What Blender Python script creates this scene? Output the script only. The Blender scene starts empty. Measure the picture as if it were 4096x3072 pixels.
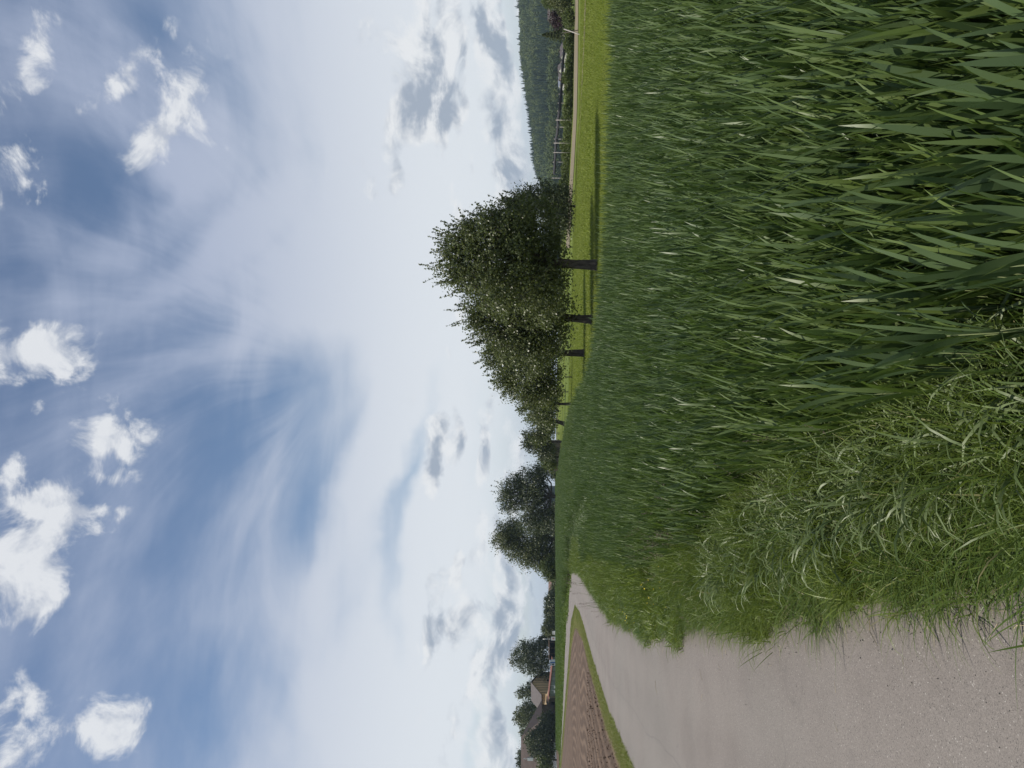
import bpy, bmesh, math, random
import numpy as np
from mathutils import Vector, Matrix

random.seed(7)
rng = np.random.default_rng(11)
SC = bpy.context.scene
COL = SC.collection
PI = math.pi

# ------------------------------------------------------------------ camera
EYE = 1.65            # eye height over the road
FOC = 710.0           # focal length in pixels of the 1024 px side
HOR = 551.0           # row of the eye-level horizon in the upright picture
cam_d = bpy.data.cameras.new("camera")
cam = bpy.data.objects.new("camera", cam_d)
COL.objects.link(cam)
SC.camera = cam
cam_d.sensor_fit = 'HORIZONTAL'
cam_d.sensor_width = 36.0
cam_d.lens = 36.0 * FOC / 1024.0
cam_d.shift_x = -(HOR - 512.0) / 1024.0
cam_d.clip_start = 0.05
cam_d.clip_end = 20000
# the phone was held on its side: picture-right is down, picture-up is the right-hand side
cam.matrix_world = Matrix(((0, 1, 0, 0), (0, 0, -1, 0), (-1, 0, 0, EYE), (0, 0, 0, 1)))

# ------------------------------------------------------------------ light
SUN_EL = math.radians(50)
SUN_DIR = Vector((-0.985, -0.13, 0)).normalized() * math.cos(SUN_EL) + Vector((0, 0, math.sin(SUN_EL)))
sun_d = bpy.data.lights.new("sun", 'SUN')
sun_d.energy = 4.9
sun_d.angle = math.radians(0.6)
sun_d.color = (1.0, 0.93, 0.82)
sun = bpy.data.objects.new("sun", sun_d)
COL.objects.link(sun)
sun.rotation_euler = SUN_DIR.to_track_quat('Z', 'Y').to_euler()
sun.location = (-60, 20, 80)

SC.view_settings.view_transform = 'Standard'
SC.view_settings.look = 'None'
SC.view_settings.exposure = 0.13
SC.view_settings.gamma = 1.0
SC.view_settings.use_curve_mapping = False
SC.render.engine = 'CYCLES'
SC.cycles.max_bounces = 6
SC.cycles.diffuse_bounces = 3
SC.cycles.transmission_bounces = 3
SC.cycles.transparent_max_bounces = 6
SC.cycles.volume_bounces = 0


# ------------------------------------------------------------------ node helper
class NT:
    def __init__(self, tree):
        self.t = tree
        self.n = tree.nodes
        self.l = tree.links

    def node(self, typ, **kw):
        n = self.n.new(typ)
        for k, v in kw.items():
            setattr(n, k, v)
        return n

    def put(self, sock, v):
        if v is None:
            return
        if isinstance(v, bpy.types.NodeSocket):
            self.l.new(v, sock)
        else:
            if sock.type == 'RGBA' and hasattr(v, '__len__') and len(v) == 3:
                v = (*v, 1)
            sock.default_value = v

    def math(self, op, a, b=None, c=None, clamp=False):
        n = self.node('ShaderNodeMath', operation=op, use_clamp=clamp)
        self.put(n.inputs[0], a)
        self.put(n.inputs[1], b)
        if c is not None:
            self.put(n.inputs[2], c)
        return n.outputs[0]

    def vmath(self, op, a, b=None, scale=None):
        n = self.node('ShaderNodeVectorMath', operation=op)
        self.put(n.inputs[0], a)
        if b is not None:
            self.put(n.inputs[1], b)
        if scale is not None:
            self.put(n.inputs['Scale'], scale)
        return n.outputs['Value'] if op in ('LENGTH', 'DOT_PRODUCT', 'DISTANCE') else n.outputs['Vector']

    def noise(self, vec, scale, detail=4, rough=0.5, dist=0.0, color=False):
        n = self.node('ShaderNodeTexNoise')
        self.put(n.inputs['Vector'], vec)
        n.inputs['Scale'].default_value = scale
        n.inputs['Detail'].default_value = detail
        n.inputs['Roughness'].default_value = rough
        n.inputs['Distortion'].default_value = dist
        return n.outputs['Color'] if color else n.outputs['Fac']

    def mapping(self, vec, loc=(0, 0, 0), rot=(0, 0, 0), scale=(1, 1, 1), typ='POINT'):
        n = self.node('ShaderNodeMapping', vector_type=typ)
        self.put(n.inputs['Vector'], vec)
        if typ != 'VECTOR':
            n.inputs['Location'].default_value = loc
        n.inputs['Rotation'].default_value = rot
        n.inputs['Scale'].default_value = scale
        return n.outputs[0]

    def rng(self, v, a, b, c=0.0, d=1.0, smooth=True):
        n = self.node('ShaderNodeMapRange', interpolation_type='SMOOTHSTEP' if smooth else 'LINEAR')
        self.put(n.inputs[0], v)
        for i, x in enumerate((a, b, c, d)):
            self.put(n.inputs[i + 1], x)
        return n.outputs[0]

    def mix(self, f, a, b, blend='MIX'):
        n = self.node('ShaderNodeMix', data_type='RGBA', blend_type=blend)
        n.clamp_factor = True
        self.put(n.inputs[0], f)
        self.put(n.inputs[6], a)
        self.put(n.inputs[7], b)
        return n.outputs[2]

    def attr(self, name, typ='GEOMETRY', out='Fac'):
        n = self.node('ShaderNodeAttribute', attribute_type=typ, attribute_name=name)
        return n.outputs[out]


# ------------------------------------------------------------------ world: sky and clouds
def build_world():
    w = bpy.data.worlds.new("World")
    SC.world = w
    w.use_nodes = True
    t = NT(w.node_tree)
    t.n.clear()
    out = t.node('ShaderNodeOutputWorld')
    bg = t.node('ShaderNodeBackground')
    bg.inputs['Strength'].default_value = 0.1
    t.l.new(bg.outputs[0], out.inputs[0])
    sky = t.node('ShaderNodeTexSky', sky_type='NISHITA')
    sky.sun_disc = False
    sky.sun_elevation = SUN_EL
    sky.sun_rotation = math.atan2(SUN_DIR.x, SUN_DIR.y)
    sky.air_density = 1.0
    sky.dust_density = 0.6
    sky.ozone_density = 1.6
    base = sky.outputs[0]

    tc = t.node('ShaderNodeTexCoord').outputs['Generated']
    sep = t.node('ShaderNodeSeparateXYZ')
    t.l.new(t.vmath('NORMALIZE', tc), sep.inputs[0])
    x, y, z = sep.outputs
    th = t.math('ARCTAN2', x, y)
    ph = t.math('ARCSINE', z)
    cmb = t.node('ShaderNodeCombineXYZ')
    t.l.new(th, cmb.inputs[0])
    t.l.new(ph, cmb.inputs[1])
    P = cmb.outputs[0]                      # (azimuth, elevation) in radians

    def tp(U, V):
        u = (U - 384) / FOC
        v = (HOR - V) / FOC
        return math.atan(u), math.atan2(v, math.sqrt(1 + u * u))

    def warped(vec, amp, scale, detail):
        c = t.noise(vec, scale, detail, 0.55, color=True)
        c = t.vmath('SUBTRACT', c, (0.5, 0.5, 0.5))
        c = t.vmath('MULTIPLY', c, (amp, amp, 0))
        return t.vmath('ADD', vec, c)

    def blobs(vec, items):
        acc = None
        for (U, V, rU, rV, rot, amp) in items:
            a, e = tp(U, V)
            m = t.mapping(vec, (a, e, 0), (0, 0, math.radians(rot)), (rU / FOC, rV / FOC, 1), 'TEXTURE')
            g = t.node('ShaderNodeTexGradient', gradient_type='SPHERICAL')
            t.l.new(m, g.inputs[0])
            v = g.outputs['Fac']
            if amp != 1:
                v = t.math('MULTIPLY', v, amp)
            acc = v if acc is None else t.math('ADD', acc, v)
        return acc

    # --- high veil of cirrus
    Ps = t.mapping(P, (0, 0, 0), (0, 0, math.radians(24)), (2.0, 9.0, 1))
    st1 = t.noise(Ps, 1.3, 5, 0.5, 0.9)
    Ps2 = t.mapping(P, (3, 1, 0), (0, 0, math.radians(-18)), (2.6, 8.0, 1))
    st2 = t.noise(Ps2, 1.6, 5, 0.52, 1.1)
    streak = t.math('ADD', t.math('MULTIPLY', t.math('SUBTRACT', st1, 0.5), 0.9),
                    t.math('MULTIPLY', t.math('SUBTRACT', st2, 0.5), 0.8))
    # streaks that fan upwards from one quarter of the sky
    fa, fe = tp(400, 345)
    q = t.vmath('SUBTRACT', warped(P, 0.10, 2.4, 3), (fa, fe, 0))
    qs = t.node('ShaderNodeSeparateXYZ')
    t.l.new(q, qs.inputs[0])
    ang = t.math('ARCTAN2', qs.outputs[0], qs.outputs[1])
    rad = t.vmath('LENGTH', q)
    fv = t.node('ShaderNodeCombineXYZ')
    t.l.new(t.math('ADD', ang, t.math('MULTIPLY', rad, 0.9)), fv.inputs[0])
    t.l.new(t.math('MULTIPLY', rad, 0.9), fv.inputs[1])
    fan = t.math('SUBTRACT', t.noise(fv.outputs[0], 4.2, 6, 0.58, 0.4), 0.5)
    fan = t.math('MULTIPLY', fan, t.math('MULTIPLY', t.rng(rad, 0.03, 0.16), t.rng(rad, 1.4, 0.5)))
    fan = t.math('MULTIPLY', fan, t.rng(qs.outputs[1], -0.05, 0.10))
    streak = t.math('ADD', t.math('MULTIPLY', streak, 0.75), t.math('MULTIPLY', fan, 1.15))
    grad = t.node('ShaderNodeValToRGB')
    t.put(grad.inputs[0], t.math('DIVIDE', ph, 0.8))
    cr = grad.color_ramp
    cr.elements[0].position = 0.0
    cr.elements[0].color = (0.86,) * 3 + (1,)
    cr.elements[1].position = 1.0
    cr.elements[1].color = (0.22,) * 3 + (1,)
    for p, c in ((0.06, 0.78), (0.13, 0.92), (0.22, 0.92), (0.30, 0.76), (0.40, 0.50), (0.55, 0.36), (0.75, 0.30)):
        e = cr.elements.new(p)
        e.color = (c, c, c, 1)
    Pw = warped(P, 0.16, 3.2, 5)
    veil_b = blobs(Pw, VEIL)
    vb = t.math('MULTIPLY', veil_b, 0.72)
    veil = t.math('ADD', t.math('ADD', grad.outputs[0], vb), streak)
    veil = t.rng(veil, -0.22, 1.12)
    veil_col = t.mix(t.rng(ph, 0.12, 0.52), (6.9, 7.25, 7.65), (3.8, 4.35, 5.7))
    veil_col = t.mix(t.rng(ph, 0.09, 0.0), veil_col, (4.7, 5.4, 6.4))
    c1 = t.mix(t.math('MULTIPLY', veil, 0.94), base, veil_col)

    # --- cumulus
    Pc = t.mapping(P, (0, 0, 0), (0, 0, 0), (1.0, 1.45, 1))
    n1 = t.noise(Pc, 13.0, 9, 0.63, 0.5)
    Pc2 = t.mapping(P, (-0.012, 0.024, 0), (0, 0, 0), (1.0, 1.45, 1))
    n2 = t.noise(Pc2, 13.0, 5, 0.58, 0.5)
    Pq = warped(P, 0.11, 9.0, 5)
    cb = blobs(Pq, CUMULUS)
    # scattered small clouds go on all round the sky, in low rows
    Pg = t.mapping(P, (5, 2, 0), (0, 0, 0), (2.4, 9.0, 1))
    ng = t.noise(Pg, 2.2, 3, 0.5, 0.3)
    low = t.math('MULTIPLY', t.rng(ng, 0.52, 0.66), t.math('MULTIPLY', t.rng(ph, 0.02, 0.06), t.rng(ph, 0.24, 0.12)))
    front = t.math('MULTIPLY', t.rng(t.math('ABSOLUTE', th), 0.55, 0.75, 0.8, 0.9), low)
    cov = t.math('ADD', cb, front)
    dens = t.math('ADD', t.math('MULTIPLY', cov, 0.95), t.math('MULTIPLY', t.math('SUBTRACT', n1, 0.5), 2.9))
    alpha = t.math('MULTIPLY', t.rng(dens, 0.22, 0.88), t.rng(cov, 0.03, 0.22))
    shade = t.math('SUBTRACT', n1, n2)
    lit = t.math('ADD', t.math('MULTIPLY', shade, 3.9), 0.66)
    lit = t.math('SUBTRACT', lit, t.math('MULTIPLY', t.rng(dens, 0.55, 1.4), t.rng(ph, 0.5, 0.2, 0.0, 0.42)))
    lit = t.rng(lit, 0.0, 1.0)
    c_hi = t.mix(t.rng(ph, 0.1, 0.5), (7.4, 7.6, 7.8), (7.2, 7.4, 7.7))
    c_lo = t.mix(t.rng(ph, 0.15, 0.5), (3.1, 3.65, 4.5), (4.6, 5.0, 5.8))
    ccol = t.mix(lit, c_lo, c_hi)
    c2 = t.mix(t.math('MULTIPLY', alpha, 0.93), c1, ccol)

    # below the horizon: what the ground would send back
    c3 = t.mix(t.rng(ph, -0.02, -0.10), c2, (0.9, 1.1, 0.6))
    t.l.new(c3, bg.inputs['Color'])


#        U    V    rU   rV  rot  amp   (upright picture coordinates of a direction; radii in px)
VEIL = [
    (660, 330, 240, 120, 10, 0.7), (600, 430, 330, 110, 0, 0.6), (455, 300, 130, 60, -38, 1.0), (330, 385, 190, 34, -14, 1.3),
    (150, 440, 240, 40, 0, 0.9), (520, 280, 170, 90, 45, 0.7), (60, 345, 170, 130, 20, 0.8), (170, 330, 120, 70, 0, 0.35),
    (560, 165, 170, 34, -40, 0.8), (520, 215, 120, 26, -52, 0.7), (690, 110, 100, 120, 0, 0.5), (470, 170, 30, 120, 20, 0.5), (420, 190, 24, 110, 32, 0.4),
    (370, 275, 120, 62, -30, -0.9), (270, 325, 120, 40, -10, -0.85), (190, 350, 100, 26, -8, -0.55), (110, 290, 60, 40, 0, -0.4), (150, 392, 110, 14, 4, -0.45), (80, 405, 60, 12, 0, -0.3), (150, 180, 160, 60, 10, -0.3), (330, 190, 110, 60, 0, -0.5),
    (575, 95, 120, 60, 38, -0.65), (60, 215, 60, 60, 0, -0.5), (300, 412, 120, 14, -8, -0.8), (400, 404, 100, 12, -3, -0.6), (200, 432, 90, 8, -6, -0.6),
    (60, 474, 110, 12, 0, -0.8), (90, 525, 140, 16, 0, -0.55), (600, 540, 80, 14, 0, -0.4), (650, 250, 90, 50, 0, -0.35), (740, 150, 40, 60, 0, -0.3),
]
CUMULUS = [
    (420, 30, 52, 58, 0, 1.25), (395, 62, 30, 24, 0, 0.8), (210, 22, 80, 50, 0, 1.3), (265, 55, 45, 26, 30, 0.9), (170, 50, 40, 26, 0, 0.7),
    (335, 115, 42, 44, 20, 1.05), (290, 95, 36, 18, 60, 0.6), (350, 30, 20, 14, 0, 0.65), (300, 20, 20, 14, 0, 0.6), (250, 105, 16, 26, 0, 0.8),
    (40, 105, 34, 34, 20, 1.0), (40, 20, 60, 34, 0, 0.85), (655, 168, 92, 30, -38, 1.15), (700, 125, 70, 16, -50, 0.8), (625, 195, 40, 14, -20, 0.6),
    (700, 24, 80, 22, -30, 0.95), (600, 14, 48, 22, -30, 1.0),
    (680, 420, 64, 30, 0, 1.05), (640, 415, 40, 24, 0, 1.1), (700, 455, 80, 18, 0, 1.05), (730, 390, 44, 34, 0, 1.0), (620, 440, 40, 10, 0, 0.6),
    (655, 500, 150, 18, 0, 1.2), (735, 495, 60, 18, 0, 0.8), (590, 495, 50, 16, 0, 0.8), (740, 350, 60, 10, 0, 0.4), (610, 370, 60, 10, 0, 0.45), (560, 330, 60, 12, 0, 0.35),
    (318, 440, 54, 18, 0, 1.4), (420, 520, 70, 12, 0, 0.9), (250, 500, 70, 14, 0, 0.9), (190, 525, 70, 9, 0, 0.8), (700, 530, 110, 9, 0, 0.8), (560, 515, 70, 12, 0, 0.9), (40, 450, 60, 12, 0, 0.8),
    (680, 442, 90, 14, 0, 1.0), (600, 400, 50, 12, 0, 0.7), (560, 455, 50, 8, 0, 0.6), (720, 470, 60, 9, 0, 0.7), (215, 480, 60, 10, 0, 0.75), (330, 464, 46, 13, 0, 1.15), (285, 444, 30, 12, 0, 0.6), (340, 490, 70, 10, 0, 0.7), (320, 515, 80, 16, 0, 0.7), (380, 470, 30, 6, 0, 0.4),
    (140, 452, 50, 16, -20, 0.95), (100, 470, 80, 15, 0, 1.05), (60, 490, 130, 17, 0, 0.95), (150, 492, 50, 13, 0, 0.7), (30, 505, 80, 14, 0, 0.7), (210, 470, 30, 8, 0, 0.4),
    (120, 505, 100, 10, 0, 0.5), (200, 505, 40, 12, 0, 0.5),
]
build_world()


# ------------------------------------------------------------------ small helpers
def ss(a, b, v):
    t = np.clip((np.asarray(v, float) - a) / (b - a), 0, 1)
    return t * t * (3 - 2 * t)


def terr(x, y):
    """height of the open ground"""
    x = np.asarray(x, float)
    y = np.asarray(y, float)
    z = -0.029 * np.clip(x + 8, 0, 150) * ss(12, 80, y)
    z = z - 0.011 * np.maximum(0, np.hypot(x, y) - 240) ** 1.0
    return z


def tz(x, y):
    return float(terr(x, y))


def at(U, V, d):
    """a point d metres ahead, seen at (U, V) of the upright picture"""
    return Vector(((U - 384) / FOC * d, d, EYE + (HOR - V) / FOC * d))


def G(U, V):
    """where the sight line through (U, V) meets the ground"""
    u = (U - 384) / FOC
    v = (V - HOR) / FOC
    lo, hi = 0.5, 400.0
    y = lo
    while y < hi:
        if EYE - v * y <= tz(u * y, y):
            break
        y *= 1.01
    return u * y, y


def tag(o, label=None, cat=None, group=None, kind=None):
    if label: o['label'] = label
    if cat: o['category'] = cat
    if group: o['group'] = group
    if kind: o['kind'] = kind
    return o


def link(name, me, parent=None, loc=None, rot=None):
    o = bpy.data.objects.new(name, me)
    COL.objects.link(o)
    if parent is not None: o.parent = parent
    if loc is not None: o.location = loc
    if rot is not None: o.rotation_euler = rot
    return o


def thing(name, label, cat, loc=(0, 0, 0), rz=0, group=None):
    o = bpy.data.objects.new(name, None)
    o.empty_display_size = 0.2
    COL.objects.link(o)
    o.location = loc
    o.rotation_euler = (0, 0, rz)
    return tag(o, label, cat, group)


def mesh_np(name, V, F, mat=None, attrs=None, smooth=False):
    """V (n,3); F (m,3) or (m,4) int array; attrs {name: per-vertex floats}"""
    V = np.ascontiguousarray(V, dtype=np.float32)
    F = np.ascontiguousarray(F, dtype=np.int32)
    me = bpy.data.meshes.new(name)
    me.vertices.add(len(V))
    me.vertices.foreach_set('co', V.ravel())
    k = F.shape[1]
    me.loops.add(F.size)
    me.loops.foreach_set('vertex_index', F.ravel())
    me.polygons.add(len(F))
    me.polygons.foreach_set('loop_start', np.arange(0, F.size, k, dtype=np.int32))
    if smooth:
        me.polygons.foreach_set('use_smooth', np.ones(len(F), dtype=bool))
    for n, a in (attrs or {}).items():
        at_ = me.attributes.new(n, 'FLOAT', 'POINT')
        at_.data.foreach_set('value', np.ascontiguousarray(a, dtype=np.float32))
    me.update(calc_edges=True)
    if mat is not None:
        me.materials.append(mat)
    return me


class MB:
    """collects simple shapes and makes ONE mesh of them"""
    def __init__(self):
        self.v = []
        self.f = []

    def add(self, vs, fs):
        n = len(self.v)
        self.v += [tuple(p) for p in vs]
        self.f += [tuple(i + n for i in f) for f in fs]
        return self

    def box(self, x0, y0, z0, x1, y1, z1):
        vs = [(x0, y0, z0), (x1, y0, z0), (x1, y1, z0), (x0, y1, z0), (x0, y0, z1), (x1, y0, z1), (x1, y1, z1), (x0, y1, z1)]
        return self.add(vs, [(3, 2, 1, 0), (4, 5, 6, 7), (0, 1, 5, 4), (1, 2, 6, 5), (2, 3, 7, 6), (3, 0, 4, 7)])

    def slab(self, quad, th):
        """a flat quad given thickness along its normal"""
        q = [Vector(p) for p in quad]
        n = (q[1] - q[0]).cross(q[2] - q[0]).normalized() * th
        vs = q + [p - n for p in q]
        k = len(q)
        fs = [tuple(range(k)), tuple(range(2 * k - 1, k - 1, -1))]
        fs += [(i, i + k, (i + 1) % k + k, (i + 1) % k) for i in range(k)]
        return self.add(vs, fs)

    def tube(self, pts, rad, seg=8, cap=True):
        pts = [Vector(p) for p in pts]
        if not hasattr(rad, '__len__'):
            rad = [rad] * len(pts)
        vs = []
        for i, p in enumerate(pts):
            d = (pts[min(i + 1, len(pts) - 1)] - pts[max(i - 1, 0)]).normalized()
            a = d.cross(Vector((0, 0, 1)) if abs(d.z) < 0.9 else Vector((1, 0, 0))).normalized()
            b = d.cross(a)
            for k in range(seg):
                w = 2 * PI * k / seg
                vs.append(p + (a * math.cos(w) + b * math.sin(w)) * rad[i])
        fs = []
        for i in range(len(pts) - 1):
            for k in range(seg):
                k2 = (k + 1) % seg
                fs.append((i * seg + k, i * seg + k2, (i + 1) * seg + k2, (i + 1) * seg + k))
        if cap:
            fs.append(tuple(range(seg))[::-1])
            fs.append(tuple((len(pts) - 1) * seg + k for k in range(seg)))
        return self.add(vs, fs)

    def mesh(self, name, mat=None, smooth=False):
        me = bpy.data.meshes.new(name)
        me.from_pydata([tuple(p) for p in self.v], [], self.f)
        if mat: me.materials.append(mat)
        bm = bmesh.new()
        bm.from_mesh(me)
        bmesh.ops.recalc_face_normals(bm, faces=bm.faces)
        bm.to_mesh(me)
        bm.free()
        if smooth:
            for p in me.polygons: p.use_smooth = True
        return me

    def build(self, name, mat=None, parent=None, smooth=False, loc=None, rot=None):
        return link(name, self.mesh(name, mat, smooth), parent, loc, rot)


# ------------------------------------------------------------------ materials
def mat(name):
    m = bpy.data.materials.new(name)
    m.use_nodes = True
    t = NT(m.node_tree)
    bs = t.n['Principled BSDF']
    return m, t, bs


def mat_leaf(name, c_dark, c_light, rough=0.5, trans=0.35, tintcol=None, inst=False, spec=0.35, trans_col=None, dry=None):
    m, t, bs = mat(name)
    r = t.attr('rnd')
    col = t.mix(r, c_dark, c_light)
    if dry is not None:
        col = t.mix(t.rng(r, 0.93, 0.97), col, dry)
    if tintcol is not None:
        k = t.attr('tint', 'INSTANCER' if inst else 'GEOMETRY')
        col = t.mix(k, col, tintcol)
    t.put(bs.inputs['Base Color'], col)
    bs.inputs['Roughness'].default_value = rough
    bs.inputs['Specular IOR Level'].default_value = spec
    tr = t.node('ShaderNodeBsdfTranslucent')
    t.put(tr.inputs[0], t.mix(0.6, col, trans_col or (0.12, 0.17, 0.02), 'MIX'))
    mx = t.node('ShaderNodeMixShader')
    mx.inputs[0].default_value = trans
    t.l.new(bs.outputs[0], mx.inputs[1])
    t.l.new(tr.outputs[0], mx.inputs[2])
    t.l.new(mx.outputs[0], t.n['Material Output'].inputs[0])
    return m


def mat_flat(name, c, rough=0.8, var=0.15, scale=3.0, metal=0.0, spec=0.3, bump=0.0, bscale=20):
    m, t, bs = mat(name)
    P = t.node('ShaderNodeNewGeometry').outputs['Position']
    n = t.noise(P, scale, 5, 0.6)
    k = t.rng(n, 0.3, 0.7, 1 - var, 1 + var, False)
    cc = t.vmath('SCALE', c, scale=k)
    t.put(bs.inputs['Base Color'], cc)
    bs.inputs['Roughness'].default_value = rough
    bs.inputs['Metallic'].default_value = metal
    bs.inputs['Specular IOR Level'].default_value = spec
    if bump:
        b = t.node('ShaderNodeBump')
        b.inputs['Strength'].default_value = bump
        b.inputs['Distance'].default_value = 0.03
        t.put(b.inputs['Height'], t.noise(P, bscale, 4, 0.6))
        t.l.new(b.outputs[0], bs.inputs['Normal'])
    return m


def mat_boards(name, c, axis='h', period=0.5):
    """weathered boards: seams along the wall, grain, streaks"""
    m, t, bs = mat(name)
    P = t.node('ShaderNodeTexCoord').outputs['Object']
    sp = t.node('ShaderNodeSeparateXYZ')
    t.l.new(P, sp.inputs[0])
    s = t.math('ADD', sp.outputs[0], sp.outputs[1])
    f = t.math('FRACT', t.math('DIVIDE', s, period))
    seam = t.rng(t.math('ABSOLUTE', t.math('SUBTRACT', f, 0.5)), 0.42, 0.5)
    fl = t.math('FLOOR', t.math('DIVIDE', s, period))
    wn = t.node('ShaderNodeTexWhiteNoise', noise_dimensions='1D')
    t.l.new(fl, wn.inputs['W'])
    k = t.math('MULTIPLY_ADD', wn.outputs[0], 0.3, 0.85)
    n = t.noise(t.mapping(P, scale=(1.5, 1.5, 0.25)), 2.0, 5, 0.6)
    k = t.math('MULTIPLY', k, t.rng(n, 0.3, 0.7, 0.82, 1.15, False))
    cc = t.vmath('SCALE', c, scale=k)
    t.put(bs.inputs['Base Color'], t.mix(t.math('MULTIPLY', seam, 0.6), cc, (0.10, 0.07, 0.04)))
    bs.inputs['Roughness'].default_value = 0.85
    return m


def mat_ground():
    m, t, bs = mat('meadow_ground')
    P = t.node('ShaderNodeNewGeometry').outputs['Position']
    n1 = t.noise(P, 0.25, 6, 0.6)
    n2 = t.noise(P, 3.0, 5, 0.7)
    n3 = t.noise(P, 0.02, 3, 0.5)
    c = t.mix(t.rng(n1, 0.35, 0.65), (0.105, 0.142, 0.020), (0.150, 0.180, 0.030))
    c = t.mix(t.rng(n2, 0.45, 0.75), c, (0.06, 0.10, 0.018))
    c = t.mix(t.rng(n3, 0.4, 0.7, 0, 0.6), c, (0.075, 0.115, 0.03))
    t.put(bs.inputs['Base Color'], c)
    bs.inputs['Roughness'].default_value = 0.95
    bs.inputs['Specular IOR Level'].default_value = 0.1
    b = t.node('ShaderNodeBump')
    b.inputs['Strength'].default_value = 0.6
    b.inputs['Distance'].default_value = 0.08
    t.put(b.inputs['Height'], t.noise(P, 5.0, 5, 0.7))
    t.l.new(b.outputs[0], bs.inputs['Normal'])
    return m


def mat_asphalt():
    m, t, bs = mat('asphalt')
    P = t.node('ShaderNodeNewGeometry').outputs['Position']
    al = t.attr('across')                      # metres from the right-hand edge
    fine = t.noise(P, 230, 3, 0.7)
    vor = t.node('ShaderNodeTexVoronoi')
    t.put(vor.inputs['Vector'], P)
    vor.inputs['Scale'].default_value = 185
    chips = t.node('ShaderNodeSeparateColor')
    t.l.new(vor.outputs['Color'], chips.inputs[0])
    big = t.noise(P, 0.9, 5, 0.6)
    huge = t.noise(P, 0.22, 4, 0.55)
    c = t.mix(t.rng(big, 0.3, 0.7), (0.174, 0.153, 0.137), (0.210, 0.186, 0.167))
    c = t.mix(t.rng(huge, 0.4, 0.65, 0, 0.55), c, (0.192, 0.180, 0.162))
    # worn wheel tracks, paler and smoother than the middle
    trk = t.math('MULTIPLY', t.rng(t.math('ABSOLUTE', t.math('SUBTRACT', al, 0.85)), 0.42, 0.05), 1.0)
    trk2 = t.rng(t.math('ABSOLUTE', t.math('SUBTRACT', al, 2.15)), 0.42, 0.05)
    c = t.mix(t.math('MULTIPLY', t.math('ADD', trk, trk2), 0.22), c, (0.250, 0.226, 0.202))
    # chips of stone, single dark and pale ones
    k = t.rng(chips.outputs[0], 0.0, 1.0, 0.84, 1.14, False)
    c = t.vmath('SCALE', c, scale=k)
    k2 = t.rng(fine, 0.35, 0.7, 0.80, 1.18, False)
    c = t.vmath('SCALE', c, scale=k2)
    c = t.mix(t.rng(chips.outputs[1], 0.985, 0.995), c, (0.36, 0.34, 0.31))
    c = t.mix(t.rng(chips.outputs[2], 0.96, 0.98), c, (0.07, 0.065, 0.06))
    # old stains, a moss-brown edge
    st = t.noise(P, 2.2, 5, 0.65, 0.5)
    c = t.mix(t.rng(st, 0.62, 0.74, 0, 0.35), c, (0.13, 0.118, 0.11))
    edge = t.math('ADD', t.rng(al, 0.55, 0.0), t.math('MULTIPLY', t.math('SUBTRACT', big, 0.5), 0.8))
    c = t.mix(t.rng(edge, 0.35, 1.0, 0, 0.45), c, (0.12, 0.105, 0.075))
    # a paving seam and fine cracks
    seam = t.math('ADD', t.math('ABSOLUTE', t.math('SUBTRACT', al, t.math('MULTIPLY_ADD', t.noise(P, 0.7, 2), 0.25, 1.62))), 0)
    c = t.mix(t.rng(seam, 0.016, 0.006, 0, 0.35), c, (0.11, 0.10, 0.095))
    vc = t.node('ShaderNodeTexVoronoi', feature='DISTANCE_TO_EDGE')
    t.put(vc.inputs['Vector'], t.vmath('ADD', P, t.vmath('SCALE', t.noise(P, 1.2, 3, color=True), scale=1.6)))
    vc.inputs['Scale'].default_value = 0.22
    crack = t.math('MULTIPLY', t.rng(vc.outputs['Distance'], 0.0035, 0.001), t.rng(t.noise(P, 0.5, 2), 0.5, 0.62))
    c = t.mix(t.math('MULTIPLY', crack, 0.15), c, (0.08, 0.075, 0.07))
    t.put(bs.inputs['Base Color'], c)
    t.put(bs.inputs['Roughness'], 0.82)
    bs.inputs['Specular IOR Level'].default_value = 0.35
    b = t.node('ShaderNodeBump')
    b.inputs['Strength'].default_value = 0.55
    b.inputs['Distance'].default_value = 0.006
    t.put(b.inputs['Height'], t.math('ADD', fine, t.math('MULTIPLY', chips.outputs[0], 0.7)))
    t.l.new(b.outputs[0], bs.inputs['Normal'])
    return m


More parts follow.
